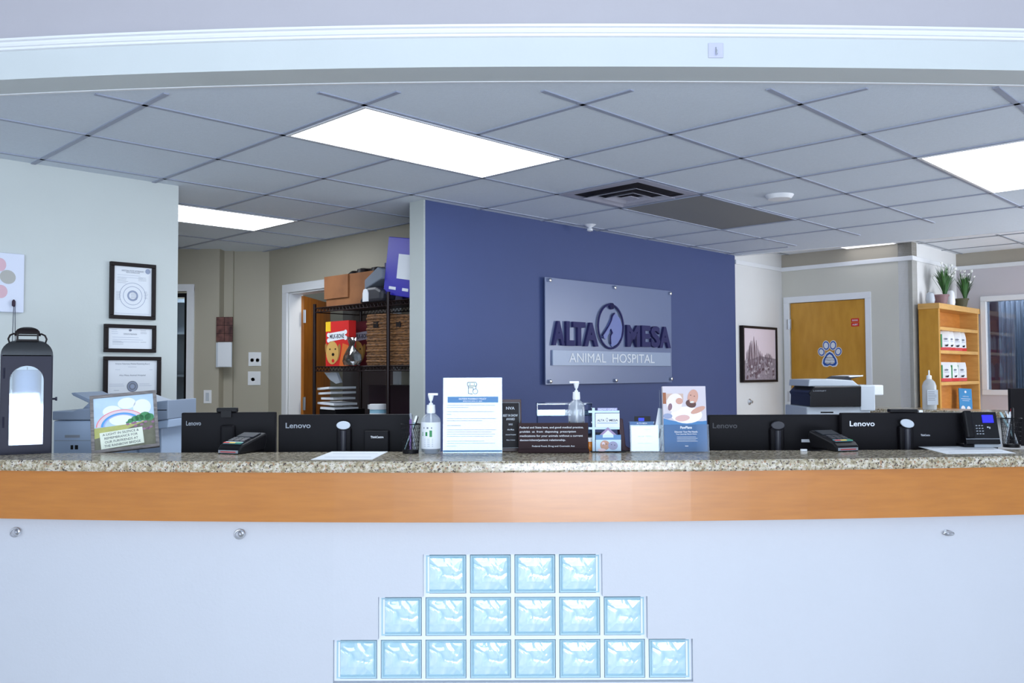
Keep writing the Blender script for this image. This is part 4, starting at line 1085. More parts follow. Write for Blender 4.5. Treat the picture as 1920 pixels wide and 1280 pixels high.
for sx in (-1, 1):
    pts = [(sx * (cw - .002), dp / 2, zc0 + .022), (sx * (cw + .012), dp / 2, zc0 + .026), (sx * (cw + .024), dp / 2, zc0 + .020), (sx * (cw + .030), dp / 2, zc0 + .006), (sx * (cw + .026), dp / 2, zc0 - .008), (sx * (cw + .014), dp / 2, zc0 - .012)]
    MB().tube(pts, .0035, m_frame, 8).build('ear_handle', t, smooth=True)
MB().tube([(-cw - .01, dp / 2, zc0 + .02), (cw + .01, dp / 2, zc0 + .02)], .0025, m_frame, 8).build('handle_bar', t)
# candle
wax = mat('white_wax', (208, 200, 212), .5)
pc = Matrix.Translation(p) @ Matrix.Rotation(.5, 4, 'Z') @ Vector((0, dp / 2, .0125))
t = thing('pillar_candle', 'thick white pillar candle standing inside the dark lantern', 'candle', pc)
MB().lathe([(.046, 0), (.048, .003), (.048, (853 - 700) * s_ - .01), (.044, (853 - 700) * s_ - .004), (.03, (853 - 700) * s_ - .01)], wax, 28).build('wax', t, smooth=True)
MB().tube([(0, 0, (853 - 700) * s_ - .01), (.001, 0, (853 - 700) * s_ + .006)], .0012, m_black, 6).build('wick', t)

# rainbow picture frame: leaning back, rolled and yawed a little
p, s_ = cs(236, 847)
t = thing('rainbow_picture', 'grey wooden photo frame with rainbow painting leaning on the counter', 'picture', p, 0)
FW = 117 * s_; FH = 116 * s_
T0 = Matrix.Rotation(-.12, 4, 'Z') @ Matrix.Rotation(-.16, 4, 'X')
# shear-free: photo frame seen turned; roll about its lower left corner
T0 = Matrix.Translation((0, 0, .008)) @ Matrix.Rotation(.35, 4, 'Z') @ Matrix.Rotation(-.09, 4, 'Y') @ Matrix.Rotation(-.42, 4, 'X')
hwf = FW / 2
fr = .011
m_gw = ramp_mat('weathered_grey_wood', [(.3, (96, 92, 94)), (.7, (140, 134, 132))], 14, .6, (2, 2, 10))
mb = MB(); mb.T = T0; mb.frame(-hwf, hwf, 0, FH, fr * 1.1, 0, .016, m_gw); mb.build('frame', t, bevel=.0015)
mb = MB(); mb.T = T0; y = .006
sk = mat('watercolour_sky', (190, 214, 236), .6, var=.15, vscale=20); fd = mat('watercolour_field', (178, 180, 110), .7, var=.25, vscale=40); dkf = mat('watercolour_heather', (112, 112, 96), .7, var=.3, vscale=50)
tr = mat('watercolour_tree', (76, 142, 96), .7, var=.3, vscale=60); cloud = mat('watercolour_cloud', (236, 240, 246), .7)
I = hwf - fr; J0 = fr; J1 = FH - fr
def Z(f): return J0 + (J1 - J0) * f
mb.rect(-I, I, J0, J1, y, sk)
for cx, cz, a, b in ((.1, .85, .3, .1), (-.4, .72, .3, .1), (.6, .75, .3, .14), (.0, .55, .5, .12)): mb.disc(cx * I, Z(cz), a * I, b * FH, y - .0003, cloud)
for r0, r1, mm in ((.74, .80, m_pink), (.68, .74, m_pink), (.60, .68, mat('rainbow_blue', (90, 160, 220), .6)), (.55, .60, mat('rainbow_lilac', (170, 180, 226), .6)), (.80, .84, mat('rainbow_red', (230, 140, 150), .6))):
    mb.ring(-.1 * I, Z(.42), r0 * I, r1 * I, y - .0006, mm, .1, PI - .05, 24, .75)
mb.poly([(-I, Z(.42)), (-I, J0), (I, J0), (I, Z(.5)), (.4 * I, Z(.46)), (0, Z(.44))], y - .0009, fd)
mb.poly([(-I, Z(.22)), (-I, J0), (I, J0), (I, Z(.52)), (.5 * I, Z(.44)), (-.2 * I, Z(.3))], y - .0011, dkf)
for cx, cz, r in ((.2, .5, .1), (.35, .53, .13), (.5, .54, .15), (.68, .56, .2), (.82, .54, .16), (.1, .47, .06)):
    mb.disc(cx * I, Z(cz), r * I, r * .4 * FH, y - .0013, tr, 12)
for i in range(14): mb.disc(random.uniform(.1, .95) * I, Z(random.uniform(.3, .46)), .06 * I, .02 * FH, y - .0014, mat('heather_purple', (150, 112, 140), .7), 8)
mb.build('painting', t)
mb = MB(); mb.T = T0 @ Matrix.Translation((-.12 * I, 0, 0)) @ Matrix.Rotation(-.06, 4, 'Y')
mb.rect(-.66 * I, .74 * I, Z(.03), Z(.34), y - .003, mat('cream_card', (226, 232, 216), .7)); mb.build('caption_card', t)
mb = MB(); mb.T = T0 @ Matrix.Translation((-.08 * I, 0, 0)) @ Matrix.Rotation(-.06, 4, 'Y')
for i, s1 in enumerate(('A LIGHT IN SILENCE &', 'REMEMBRANCE FOR', 'OUR FURFRIENDS AT', 'THE RAINBOW BRIDGE')): mb.text(s1, (-.02 if i != 3 else .0) * I, Z(.295 - .072 * i), I * (1.18 - .1 * (i in (1, 2))), FH * .04, y - .0036, m_dink)
mb.build('lettering', t)
mb = MB(); mb.T = T0; mb.box(-hwf + .008, hwf - .008, .016, .019, .005, FH - .005, m_dk); mb.build('backing', t)
mb = MB(); mb.T = Matrix.Rotation(.35, 4, 'Z'); mb.prismx([(.07, .10), (.10, 0), (.105, 0), (.075, .102)], -.02, .02, m_dk); mb.build('easel_leg', t)

# payment terminals
def terminal(px, py, rzv, label):
    p, s_ = cs(px, py)
    t = thing('card_terminal', label, 'card terminal', p, rzv, 'card payment terminals')
    MB().prismx([(0, 0), (.15, 0), (.17, .03), (.16, .045), (.02, .022), (0, .012)], -.042, .042, m_black).build('body', t, bevel=.005)
    mb = MB(); sl = .023 / .14
    mb.T = Matrix.Translation((0, .02, .0228)) @ Matrix.Rotation(math.atan(sl), 4, 'X')
    mb.box(-.032, .032, .0, .018, 0, .002, mat('terminal_teal', (90, 140, 150), .3)); mb.box(-.032, -.012, .0, .008, .002, .003, m_red); mb.box(-.010, .01, .0, .008, .002, .003, m_yel); mb.box(.012, .032, .0, .008, .002, .003, m_tgreen)
    mb.build('colour_keys', t)
    mb = MB(); mb.T = Matrix.Translation((0, .02, .0228)) @ Matrix.Rotation(math.atan(sl), 4, 'X')
    for i in range(3):
        for j in range(3): mb.box(-.03 + i * .021, -.012 + i * .021, .024 + j * .014, .034 + j * .014, 0, .003, m_dk)
    mb.box(-.032, .032, .075, .125, 0, .002, mat('terminal_screen', (40, 44, 52), .5, spec=.2)); mb.build('keypad_and_screen', t)
    MB().box(-.036, .036, -.002, .0, .002, .009, m_gr).box(-.028, .028, -.003, -.002, .004, .006, m_red).build('card_slot', t)
    t.scale = (1.2, 1.0, 1.55)
    return t
terminal(428, 851, -.35, 'black card payment terminal in front of the leftmost monitor')
terminal(1590, 846, .3, 'black card payment terminal with coiled lead in front of the right monitors')
p0 = onz(1510, 844, ZT + .004)
mb = MB(); mb.tube([(p0.x - .0, p0.y, ZT + .004), (p0.x + .02, p0.y - .012, ZT + .004), (p0.x + .05, p0.y - .012, ZT + .004), (p0.x + .085, p0.y + .01, ZT + .008)], .002, m_black, 6)
mb.box(p0.x - .018, p0.x + .004, p0.y - .008, p0.y + .002, ZT + .001, ZT + .009, m_wp)
tag(mb.build('terminal_cable'), 'short black cable with white plug beside the right card terminal', 'cable')

# flat sheets
def sheet(pxs, name, label, lines=3):
    P = [onz(x, y, ZT + .0015) for x, y in pxs]; c = sum(P, Vector()) / 4
    t = thing(name, label, 'paper', (c.x, c.y, ZT + .0005))
    Q = [(v.x - c.x, v.y - c.y) for v in P]
    MB().prismz(Q, 0, .0008, m_paper).build('sheet', t)
    mb = MB()
    for i in range(lines):
        f = (i + .7) / (lines + .4); a = Vector(Q[0]).lerp(Vector(Q[3]), f); b = Vector(Q[1]).lerp(Vector(Q[2]), f); a2 = a.lerp(b, .12); b2 = a.lerp(b, .9)
        mb.prismz([(a2.x, a2.y - .0015), (b2.x, b2.y - .0015), (b2.x, b2.y + .0015), (a2.x, a2.y + .0015)], .0008, .0011, m_ink)
    mb.build('printed_lines', t)
    return t
sheet([(583, 861), (698, 861), (727, 846), (622, 846)], 'paper_sheet', 'white printed sheet lying on the counter in front of the second monitor', 2)
sheet([(1775, 850.5), (1905, 849), (1850, 835.5), (1722, 837)], 'paper_sheet', 'white printed sheets lying on the counter at the right', 3)

# pen cups
def pencup(px, py, w, h, label, seed, nz):
    p, s_ = cs(px, py); random.seed(seed)
    t = thing('pen_cup', label, 'pen cup', p); r = w * s_ / 2; H = h * s_
    mb = MB(); n = 22
    rb = r * .84
    mb.lathe([(rb, 0), (rb, .012)], m_black, n)
    for k in range(n):
        for sg_ in (-1, 1):
            pts = []
            for i in range(6):
                f = i / 5; rr = rb + (r - rb) * f; a = 2 * PI * k / n + sg_ * f * 1.1; pts.append((rr * math.cos(a), rr * math.sin(a), .01 + (H - .01) * f))
            mb.tube(pts, .0006, m_black, 3, False)
    for i in range(1, 6):
        f = i / 6; rr = rb + (r - rb) * f; mb.tube([(rr * math.cos(2 * PI * k / 24), rr * math.sin(2 * PI * k / 24), .01 + (H - .01) * f) for k in range(25)], .0005, m_black, 3, False)
    mb.tube([(r * math.cos(2 * PI * k / 24), r * math.sin(2 * PI * k / 24), H) for k in range(25)], .0018, m_black, 6, False)
    mb.build('mesh_cup', t, smooth=True)
    return p, r, H
def pen(p, r, H, a, tilt, L, mm, cm, label, grp):
    base = Vector((p.x - .55 * r * math.cos(a), p.y - .5 * r * math.sin(a), p.z + .014)); 
    d = Vector((math.cos(a) * tilt, math.sin(a) * tilt, 1)).normalized()
    t = thing('pen', label, 'pen', base, 0, grp)
    MB().tube([(0, 0, 0), tuple(d * L * .8)], .004, mm, 10).build('barrel', t, smooth=True)
    MB().tube([tuple(d * L * .8), tuple(d * L * .97), tuple(d * L)], [.0045, .0045, .002], cm, 10).build('cap', t, smooth=True)
m_pur2 = mat('violet_plastic', (120, 90, 150), .3); m_teal = mat('pale_teal_plastic', (160, 190, 196), .3)
p, r, H = pencup(770, 849, 36, 54, 'black wire mesh pen cup left of the sanitizer bottle', 1, 4)
g = 'pens in the left mesh cup'
pen(p, r, H, 2.6, .16, .135, m_gr, m_gr, 'grey pen at the left of the left cup', g)
pen(p, r, H, 1.6, .12, .112, m_pur2, m_pur2, 'violet capped pen in the left cup', g)
pen(p, r, H, .1, .34, .13, m_teal, m_wp, 'pale white pen slanting right in the left cup', g)
pen(p, r, H, .7, .42, .13, m_black, m_black, 'black pen slanting right in the left cup', g)
p, r, H = pencup(1897, 838, 35, 54, 'black wire mesh pen cup at the far right of the counter', 2, 4)
g = 'pens in the right mesh cup'
pen(p, r, H, 3.1, .5, .135, m_teal, m_teal, 'pale teal pen slanting left in the right cup', g)
pen(p, r, H, 2.4, .3, .13, m_gr, m_chrome, 'grey pen with chrome tip in the right cup', g)
pen(p, r, H, 1.5, .05, .14, m_black, m_black, 'upright black pen in the right cup', g)
pen(p, r, H, .4, .2, .14, m_dk, m_red, 'dark pen with red cap in the right cup', g)
pen(p, r, H, 0.0, .15, .125, m_lg, m_wp, 'light grey pen at the right of the right cup', g)

# pump bottles
m_milk = mat('milky_clear_plastic', (222, 230, 238), .12, alpha=.32, coat=.5)
def pump(loc, W_, Ht, label, label_on, flip=1, name='pump_bottle', green=True):
    """Ht overall, W_ body width"""
    t = thing(name, label, 'bottle', loc); r = W_ / 2; b = Ht * .67
    prof = [(r * .9, 0), (r, .006), (r, b * .78), (r * .93, b * .87), (r * .6, b * .96), (r * .38, b), (r * .36, b + .004)]
    MB().lathe(prof, m_milk, 28).build('bottle', t, smooth=True)
    MB().lathe([(r * .86, .004), (r * .93, .008), (r * .93, b * .42), (0.001, b * .42)], glassy('gel', (216, 226, 236), .9), 24).build('gel', t, smooth=True)
    z = b + .004
    MB().lathe([(r * .44, z - .004), (r * .46, z + .002), (r * .42, z + Ht * .12), (r * .22, z + Ht * .125), (r * .2, z + Ht * .15)], m_wp, 20).build('collar', t, smooth=True)
    mb = MB(); mb.tube([(0, 0, b * .1), (0, 0, z + Ht * .28)], .0035, m_wp, 8); zt_ = z + Ht * .28
    mb.tube([(0, 0, zt_ - .02), (0, 0, zt_ + .002)], [.006, .012], m_wp, 14)
    mb.box(-.010 if flip > 0 else -.026, .026 if flip > 0 else .010, -.006, .006, zt_, zt_ + .008, m_wp); mb.build('pump_head', t, bevel=.001)
    if label_on:
        vs = []; fs = []; n = 12
        for k in range(n + 1):
            a = -PI * .88 + (PI * .80) * k / n; vs += [(r * 1.015 * math.cos(a), r * 1.015 * math.sin(a), b * .12), (r * 1.015 * math.cos(a), r * 1.015 * math.sin(a), b * .78)]
            if k < n: fs.append((2 * k, 2 * k + 2, 2 * k + 3, 2 * k + 1))
        lb_ = MB().add(vs, fs, m_paper).build('label', t, smooth=True)
        mb = MB(); R2 = r * 1.03
        def cyl(x0, x1, z0, z1, mm):
            v = []
            for x in (x0, (x0 + x1) / 2, x1):
                a = -PI / 2 + x; v += [(R2 * math.cos(a), R2 * math.sin(a), z0), (R2 * math.cos(a), R2 * math.sin(a), z1)]
            mb.add(v, [(0, 2, 3, 1), (2, 4, 5, 3)], mm)
        if green:
            cyl(-.85, .1, b * .44, b * .54, m_tgreen); cyl(-.05, .2, b * .42, b * .58, m_tgreen); cyl(-.7, .2, b * .62, b * .66, m_ink)
        for i in range(5): cyl(-.6, .3, b * (.36 - .045 * i), b * (.37 - .045 * i), m_fink)
        mb.build('label_print', t)
    return t
p, s_ = cs(808, 849)
pump(p, 37 * s_, 111 * s_, 'clear pump bottle of hand sanitizer with green and white label beside the policy sign', True)
p = ony(1081, 842, 3.33); s_ = 3.33 / F
# standing on a desk tray behind the counter edge
t = thing('desk_riser', 'black desk riser behind the counter holding trays and a sanitizer bottle', 'riser', (ony(1060, 842, 3.42).x, 3.42, .75))
MB().box(-.16, .16, -.11, .2, .365, .38, m_black).build('top_board', t); MB().box(-.16, -.15, -.11, .2, 0, .365, m_black).build('side_panel', t); MB().box(.15, .16, -.11, .2, 0, .365, m_black).build('side_panel', t)
zR = .75 + .381
b = ony(1081, 800, 3.37); zt_ = ony(1081, 717, 3.37).z
pump((b.x, 3.37, zR), 31 * 3.37 / F, (zt_ - zR) * 1.02, 'clear sanitizer pump bottle standing behind the brown law notice', False, -1)
# letter tray
xa = ony(1007, 800, 3.47).x; xb = ony(1110, 800, 3.47).x
t = thing('letter_tray', 'clear stacked letter tray with papers behind the brown notice', 'tray', ((xa + xb) / 2, 3.47, zR)); w = (xb - xa) / 2
MB().box(-w, w, 0, .14, 0, .004, m_tray).box(-w, -w + .003, 0, .14, 0, .125, m_tray).box(w - .003, w, 0, .14, 0, .125, m_tray).box(-w, w, 0, .14, .075, .079, m_tray).box(-w, w, 0, .003, .075, .1, m_tray).box(-w, w, 0, .14, .120, .124, m_tray).build('tray_body', t)
tag(MB().box(-w + .01, w - .01, .01, .13, .080, .086, m_lg).box(-w + .015, w - .012, .012, .128, .0861, .0875, mat('sage_paper', (150, 170, 160), .7)).build('tray_papers', loc=((xa + xb) / 2, 3.47, zR)), 'papers lying in the upper level of the clear letter tray', 'papers')
tag(MB().box(-w + .01, w - .01, .01, .13, .005, .03, m_bprint2).build('tray_folder', loc=((xa + xb) / 2, 3.47, zR)), 'blue folder in the lower level of the clear letter tray', 'folder')
# marker in front of tray
# policy sign
p, s_ = cs(886, 849)
w = 111 * s_ / 2; h = 141 * s_
t = thing('policy_sign', 'white outside pharmacy policy notice in a clear stand, tallest sheet on the counter', 'sign', p)
TT = Matrix.Rotation(-.08, 4, 'X')
mb = MB(); mb.T = TT; mb.box(-w, w, .0, .002, 0, h, m_clear); mb.box(-w, w, .004, .006, 0, h, m_clear); mb.T = Matrix(); mb.box(-w, w, 0, .08, 0, .003, m_clear); mb.build('acrylic_stand', t)
mb = MB(); mb.T = TT; mb.box(-w + .001, w - .001, .0023, .0037, .004, h - .001, m_paper); mb.build('sheet', t)
mb = MB(); mb.T = TT; y = -.0006
def U(px): return (px - 886) * s_
def V(py): return (849 - py) * s_
mb.rect(U(839), U(934), V(755), V(744), y, m_bprint); mb.rect(-w + .001, w - .001, V(847), V(844), y, m_bprint)
mb.text('OUTSIDE PHARMACY POLICY', U(886), V(748), 52 * s_, 3.2 * s_, y - .0004, m_paper, .02); mb.text('EFFECTIVE APRIL 21, 2022', U(886), V(752.5), 36 * s_, 2.2 * s_, y - .0004, m_paper, .02)
# pill bottle icon
def stroke(pts, c=False):
    pp = [(U(a), y - .0004, V(b)) for a, b in pts]
    for i in range(len(pp) - 1):
        a = Vector(pp[i]); b = Vector(pp[i + 1]); d = (b - a).normalized(); n_ = Vector((-d.z, 0, d.x)) * .0009
        mb.add([a - n_, b - n_, b + n_, a + n_], [(0, 1, 2, 3)], m_dink)
stroke([(877, 717), (892, 717), (894, 720), (893, 724), (877, 724), (876, 720), (877, 717)]); stroke([(878, 724), (878, 738), (886, 739)]); stroke([(892, 724), (892, 730)]); stroke([(878, 727), (887, 727), (887, 732)])
mb.ring(U(891), V(734), 4.3 * s_, 5.0 * s_, y - .0004, m_dink); stroke([(881, 719), (881, 722)]); stroke([(889, 719), (889, 722)])
for i, (py, L, e) in enumerate(((760, 90, 0), (764, 40, 0), (772, 88, 0), (777, 8, 0), (785, 92, 0), (789, 66, 0), (798, 26, 1), (806, 92, 0), (810, 84, 0), (814, 90, 0), (818, 86, 0), (827, 70, 0), (831, 90, 0), (836, 18, 0))):
    mb.rect(U(838), U(838 + L), V(py + .35), V(py - .35), y, m_ink if e else m_fink)
mb.build('print', t)
# award plaque
p = ony(958, 838, 3.4)
xa = ony(935, 800, 3.36).x; xb = ony(979, 800, 3.36).x; zb0 = ony(958, 838, 3.22).z
p, s_ = cs(955, 844.9); zt_ = (845 - 747) * s_
p = onz(958, 845.5, ZT + .0005); s_ = p.y / F
t = thing('award_plaque', 'dark award plaque leaning behind the right edge of the policy sign', 'plaque', (p.x, p.y - .02, p.z), .12)
m_plq = mat('plaque_black', (16, 12, 18), .5, spec=.25); w = 21 * s_; h = (845 - 748) * s_
PT = Matrix.Rotation(-.10, 4, 'X') @ Matrix.Rotation(.0, 4, 'Y')
mb = MB(); mb.T = PT; mb.box(-w, w, 0, .012, 0, h, mat('plaque_maroon_wood', (52, 26, 30), .35)); mb.build('board', t, bevel=.002)
mb = MB(); mb.T = PT; mb.box(-w + .006, w - .006, -.0015, 0, .012, h - .01, m_plq); mb.frame(-w + .008, w - .008, .014, h - .012, .0008, -.0025, -.0015, m_lg)
mb.build('plate', t)
mb = MB(); mb.T = PT
for s1, f, ww_, hh in (('NVA', .83, .5, .055), ('BEST IN SHOW', .69, .85, .045), ('AWARD', .62, .5, .045), ('2022', .52, .24, .03), ('Alta Mesa', .42, .4, .03), ('Animal Hospital', .32, .6, .03), ('Mesa, Arizona', .22, .5, .025)):
    mb.text(s1, 0, h * f, (w * 2 - .02) * ww_, h * hh, -.0022, m_lg, .01)
mb.build('lettering', t)
# brown law sign
p, s_ = cs(1038, 849)
t = thing('law_notice', 'brown engraved notice about prescription laws in a wooden base', 'sign', p)
w = 133 * s_ / 2; h = 56 * s_
TT = Matrix.Rotation(-.05, 4, 'X')
mb = MB(); mb.T = TT; mb.box(-w + .002, w - .002, .01, .014, .004, h, m_brown); mb.build('plate', t, bevel=.0008)
MB().box(-w, w, 0, .035, 0, .014, m_brown).build('base', t, bevel=.0015)
mb = MB(); mb.T = TT; y = .0093
L0 = -w + .007
for s1, f, ww_ in (('Federal and State laws, and good medical practice,', .84, .93), ('prohibit  us  from  dispensing  prescription', .70, .82), ('medications for your animals without a current', .56, .92), ('doctor/client/patient relationship.', .42, .67)):
    W2 = (2 * w - .009) * ww_; mb.text(s1, L0 + W2 / 2, h * f, W2, h * .085, y, m_paper, .008)
mb.text('Federal Food, Drug and Cosmetic Act', 0, h * .2 + .002, w * 1.2, h * .07, y, m_paper, .008)
mb.build('lettering', t)
# amber bottle behind law notice
p, s_ = cs(1107, 845)
t = thing('pill_bottle', 'small amber pill bottle with white cap between the brown notice and miniature signpost', 'bottle', (p.x - .004, p.y - .01, p.z))
MB().lathe([(.012, 0), (.013, .002), (.013, .036), (.011, .04)], m_amber, 18).build('vial', t, smooth=True); MB().lathe([(.014, .036), (.014, .048), (.012, .05)], m_wp, 18).build('cap', t, smooth=True)
# mini signpost
p, s_ = cs(1140, 847)
t = thing('miniature_signpost', 'miniature white yard signpost card holder with hanging name sign and pet card', 'card holder', p)
m_sp = mat('powder_blue_plastic', (190, 216, 236), .4)
def X(px): return (px - 1140) * s_
def Zp(py): return (847 - py) * s_
MB().box(X(1108), X(1174), -.012, .03, 0, .003, m_black).build('base', t, bevel=.001)
MB().box(X(1111), X(1116), 0, .008, .003, Zp(765), m_sp).build('post', t)
mb = MB(); mb.box(X(1104), X(1162), .001, .007, Zp(774), Zp(770), m_sp); mb.box(X(1104), X(1162), .001, .007, Zp(805), Zp(801), m_sp); mb.build('crossbar', t)
mb = MB(); mb.box(X(1117), X(1162), -.002, .0, Zp(801), Zp(775), m_paper); mb.text('ALTA', X(1127), Zp(788), 13 * s_, 4 * s_, -.0025, m_dink, .01); mb.text('MESA', X(1151), Zp(788), 16 * s_, 4 * s_, -.0025, m_dink, .01)
mb.ring(X(1138.5), Zp(787), 1.7 * s_, 2.1 * s_, -.0025, m_dink, asp=1.6, n=16); mb.rect(X(1120), X(1158), Zp(793.6), Zp(792.6), -.0025, m_bprint); mb.build('hanging_sign', t)
mb = MB(); mb.box(X(1121), X(1158), -.001, .0, Zp(770), Zp(765), mat('lilac_print', (150, 150, 200), .5)); mb.text('NOW OPEN!', X(1139.5), Zp(767.5), 33 * s_, 3.4 * s_, -.0015, m_paper, .01); mb.build('top_rider', t)
MB().box(X(1117), X(1164), -.006, -.004, .003, Zp(815), m_bprint).build('card_pocket', t)
mb = MB(); mb.box(X(1117), X(1164), -.0075, -.006, .004, Zp(824), m_sp)
mb.poly([(X(1124), Zp(815)), (X(1140), Zp(801)), (X(1156), Zp(815))], -.0063, mat('mauve_roof_print', (150, 130, 170), .5)); mb.poly([(X(1130), Zp(815)), (X(1140), Zp(806)), (X(1150), Zp(815))], -.0068, m_paper); mb.rect(X(1130), X(1150), Zp(820), Zp(815), -.0068, m_sp)
mb.disc(X(1134), Zp(834), 9 * s_, 9 * s_, -.008, m_skin); mb.disc(X(1149), Zp(835), 9 * s_, 8 * s_, -.0083, mat('grey_lilac_print', (160, 160, 190), .6)); mb.disc(X(1131), Zp(831), 3 * s_, 3 * s_, -.0085, m_pink, 10); mb.disc(X(1128), Zp(843), 8 * s_, 3 * s_, -.0084, m_pink, 10)
for a in ((1131, 833), (1137, 832), (1146, 833), (1152, 834)): mb.disc(X(a[0]), Zp(a[1]), .8 * s_, .9 * s_, -.0088, m_dink, 8)
mb.build('pet_card', t)
# stapler-like dark wedge right of post
p, s_ = cs(1171, 845)
t = thing('stapler', 'dark maroon stapler standing upright behind the miniature signpost', 'stapler', (p.x, p.y - .012, p.z), .2)
mst = mat('maroon_plastic', (52, 24, 36), .3)
MB().prism([(-.012, .0), (.02, 0), (.024, .008), (.004, .02), (-.006, .12), (-.022, .125), (-.024, .11)], 0, .03, mst).build('body', t, bevel=.003)
MB().box(-.02, .03, -.002, .032, 0, .003, m_black).build('foot', t)
# business card holder
p, s_ = cs(1210, 846)
def X(px): return (px - 1210) * s_
def Zp(py): return (846 - py) * s_
t = thing('card_holder', 'clear holder of white business cards left of the blue pamphlet stand', 'card holder', p, 0)
mb = MB(); TT = Matrix.Rotation(-.1, 4, 'X'); mb.T = TT
mb.box(X(1184), X(1236), 0, .0015, 0, Zp(797), m_clear); mb.box(X(1182), X(1184), 0, .03, 0, Zp(797), m_clear); mb.box(X(1236), X(1238), 0, .03, 0, Zp(797), m_clear); mb.box(X(1182), X(1238), .03, .032, 0, Zp(790), m_clear); mb.build('acrylic_case', t)
mb = MB(); mb.T = TT; mb.box(X(1185), X(1235), .002, .012, .003, Zp(799), m_paper)
mb.text('ALTA', X(1203), Zp(818), 11 * s_, 2.4 * s_, .0015, m_ink); mb.text('MESA', X(1217), Zp(818), 11 * s_, 2.4 * s_, .0015, m_ink); mb.text('ANIMAL HOSPITAL', X(1210), Zp(831), 26 * s_, 2.2 * s_, .0015, m_fink); mb.text('PHARMACY', X(1216), Zp(805), 11 * s_, 1.8 * s_, .0015, m_fink); mb.build('business_cards', t)
mb = MB(); mb.T = TT; mb.box(X(1183), X(1228), .014, .02, .003, Zp(790), m_bprint2); mb.text('ALTA MESA', X(1206), Zp(793.5), 20 * s_, 3 * s_, .0135, m_lg, .01); mb.build('blue_cards', t)
mb = MB(); mb.T = TT; mb.box(X(1193), X(1223), .022, .03, .003, Zp(780), m_black); mb.box(X(1200), X(1211), .0205, .022, Zp(789), Zp(783), mat('royal_blue_print', (44, 66, 220), .5)); mb.build('back_divider', t)
t = thing('leaning_card', 'white card leaning against the left side of the pamphlet stand', 'card', (onz(1229, 845.5, ZT).x, onz(1229, 845.5, ZT).y - .004, ZT + .001))
mb = MB(); mb.T = Matrix.Rotation(.18, 4, 'Y') @ Matrix.Rotation(-.05, 4, 'X'); mb.box(-.016, .016, .0, .001, .006, 80 * s_, m_paper); mb.rect(.002, .008, .05, .085, -.0005, m_ink); mb.build('card_sheet', t)
# pamphlet holder
p, s_ = cs(1287, 848)
def X(px): return (px - 1287) * s_
def Zp(py): return (848 - py) * s_
t = thing('pamphlet_holder', 'clear stand of blue and white pet plan pamphlets with a smiling man', 'pamphlet holder', p, .06)
TT = Matrix.Rotation(-.09, 4, 'X')
mb = MB(); mb.T = TT; mb.box(X(1247), X(1331), 0, .0015, 0, Zp(796), m_clear); mb.box(X(1245), X(1247), 0, .035, 0, Zp(796), m_clear); mb.box(X(1329), X(1331), 0, .035, 0, Zp(796), m_clear); mb.box(X(1243), X(1330), .035, .037, 0, Zp(730), m_clear); mb.build('acrylic_case', t)
m_brw = mat('pamphlet_warm_white', (206, 198, 206), .45)
mb = MB(); mb.T = TT; mb.box(X(1246), X(1328), .003, .02, .003, Zp(724), m_brw); y = .0025
mb.rect(X(1246), X(1328), .003, Zp(790), y, m_bprint); 
mb.poly([(X(1246), Zp(784)), (X(1256), Zp(787)), (X(1275), Zp(791)), (X(1296), Zp(793)), (X(1328), Zp(789)), (X(1328), Zp(795)), (X(1246), Zp(795))], y - .0001, m_bprint)
mb.rect(X(1246), X(1252), Zp(757), Zp(736), y, mat('amber_brown_print', (160, 100, 70), .6)); mb.rect(X(1252), X(1285), Zp(750), Zp(738), y, mat('beige_print', (206, 178, 164), .6))
fur2 = mat('white_fur_print', (238, 226, 232), .6); hair = mat('dark_hair_print', (96, 66, 62), .6); skin2 = mat('man_skin_print', (206, 156, 138), .5); shirt = mat('white_shirt_print', (244, 238, 244), .6)
mb.disc(X(1290), Zp(778), 30 * s_, 16 * s_, y - .0004, shirt); mb.disc(X(1268), Zp(755), 15 * s_, 18 * s_, y - .0006, fur2, 20, -.4); mb.disc(X(1259), Zp(763), 4 * s_, 7 * s_, y - .0008, mat('dog_ear_print', (140, 110, 120), .6), 14, -.2); mb.disc(X(1277), Zp(752), 7 * s_, 6 * s_, y - .0009, skin2, 14)
mb.disc(X(1303), Zp(745), 10 * s_, 15 * s_, y - .001, skin2, 22, -.25); mb.disc(X(1299), Zp(757), 10 * s_, 7.5 * s_, y - .0012, hair, 18, -.3); mb.disc(X(1302), Zp(752), 6 * s_, 4 * s_, y - .0014, skin2, 14, -.2); mb.disc(X(1301), Zp(754), 4 * s_, 1.6 * s_, y - .0016, m_paper, 12, .15); mb.disc(X(1299), Zp(741), 1.4 * s_, .8 * s_, y - .0016, hair, 8); mb.disc(X(1306), Zp(743), 1.4 * s_, .8 * s_, y - .0016, hair, 8)
mb.disc(X(1282), Zp(784), 14 * s_, 6 * s_, y - .0014, mat('hand_pink_print', (222, 180, 176), .6), 16, .1); mb.disc(X(1312), Zp(769), 15 * s_, 5 * s_, y - .0012, skin2, 16, .4); mb.disc(X(1254), Zp(780), 9 * s_, 5 * s_, y - .0013, mat('grey_paw_print', (150, 160, 190), .6), 12)
mb.build('pamphlets', t)
mb = MB(); mb.T = TT
mb.text('PawPlans', X(1288), Zp(801.5), 22 * s_, 5 * s_, y - .003, m_paper, .03); mb.text('Discover Your Pet Needs.', X(1288), Zp(809.5), 44 * s_, 3.2 * s_, y - .003, m_paper, .02); mb.text('Your Journey Starts Here.', X(1288), Zp(814), 40 * s_, 3 * s_, y - .003, m_paper, .02)
for i in range(4): mb.rect(X(1270), X(1306 + (i % 2) * 3), Zp(819.4 + 2.7 * i), Zp(818.7 + 2.7 * i), y - .003, m_lg)
mb.rect(X(1285), X(1291), Zp(836.6), Zp(835.4), y - .003, m_paper)
mb.build('lettering', t)

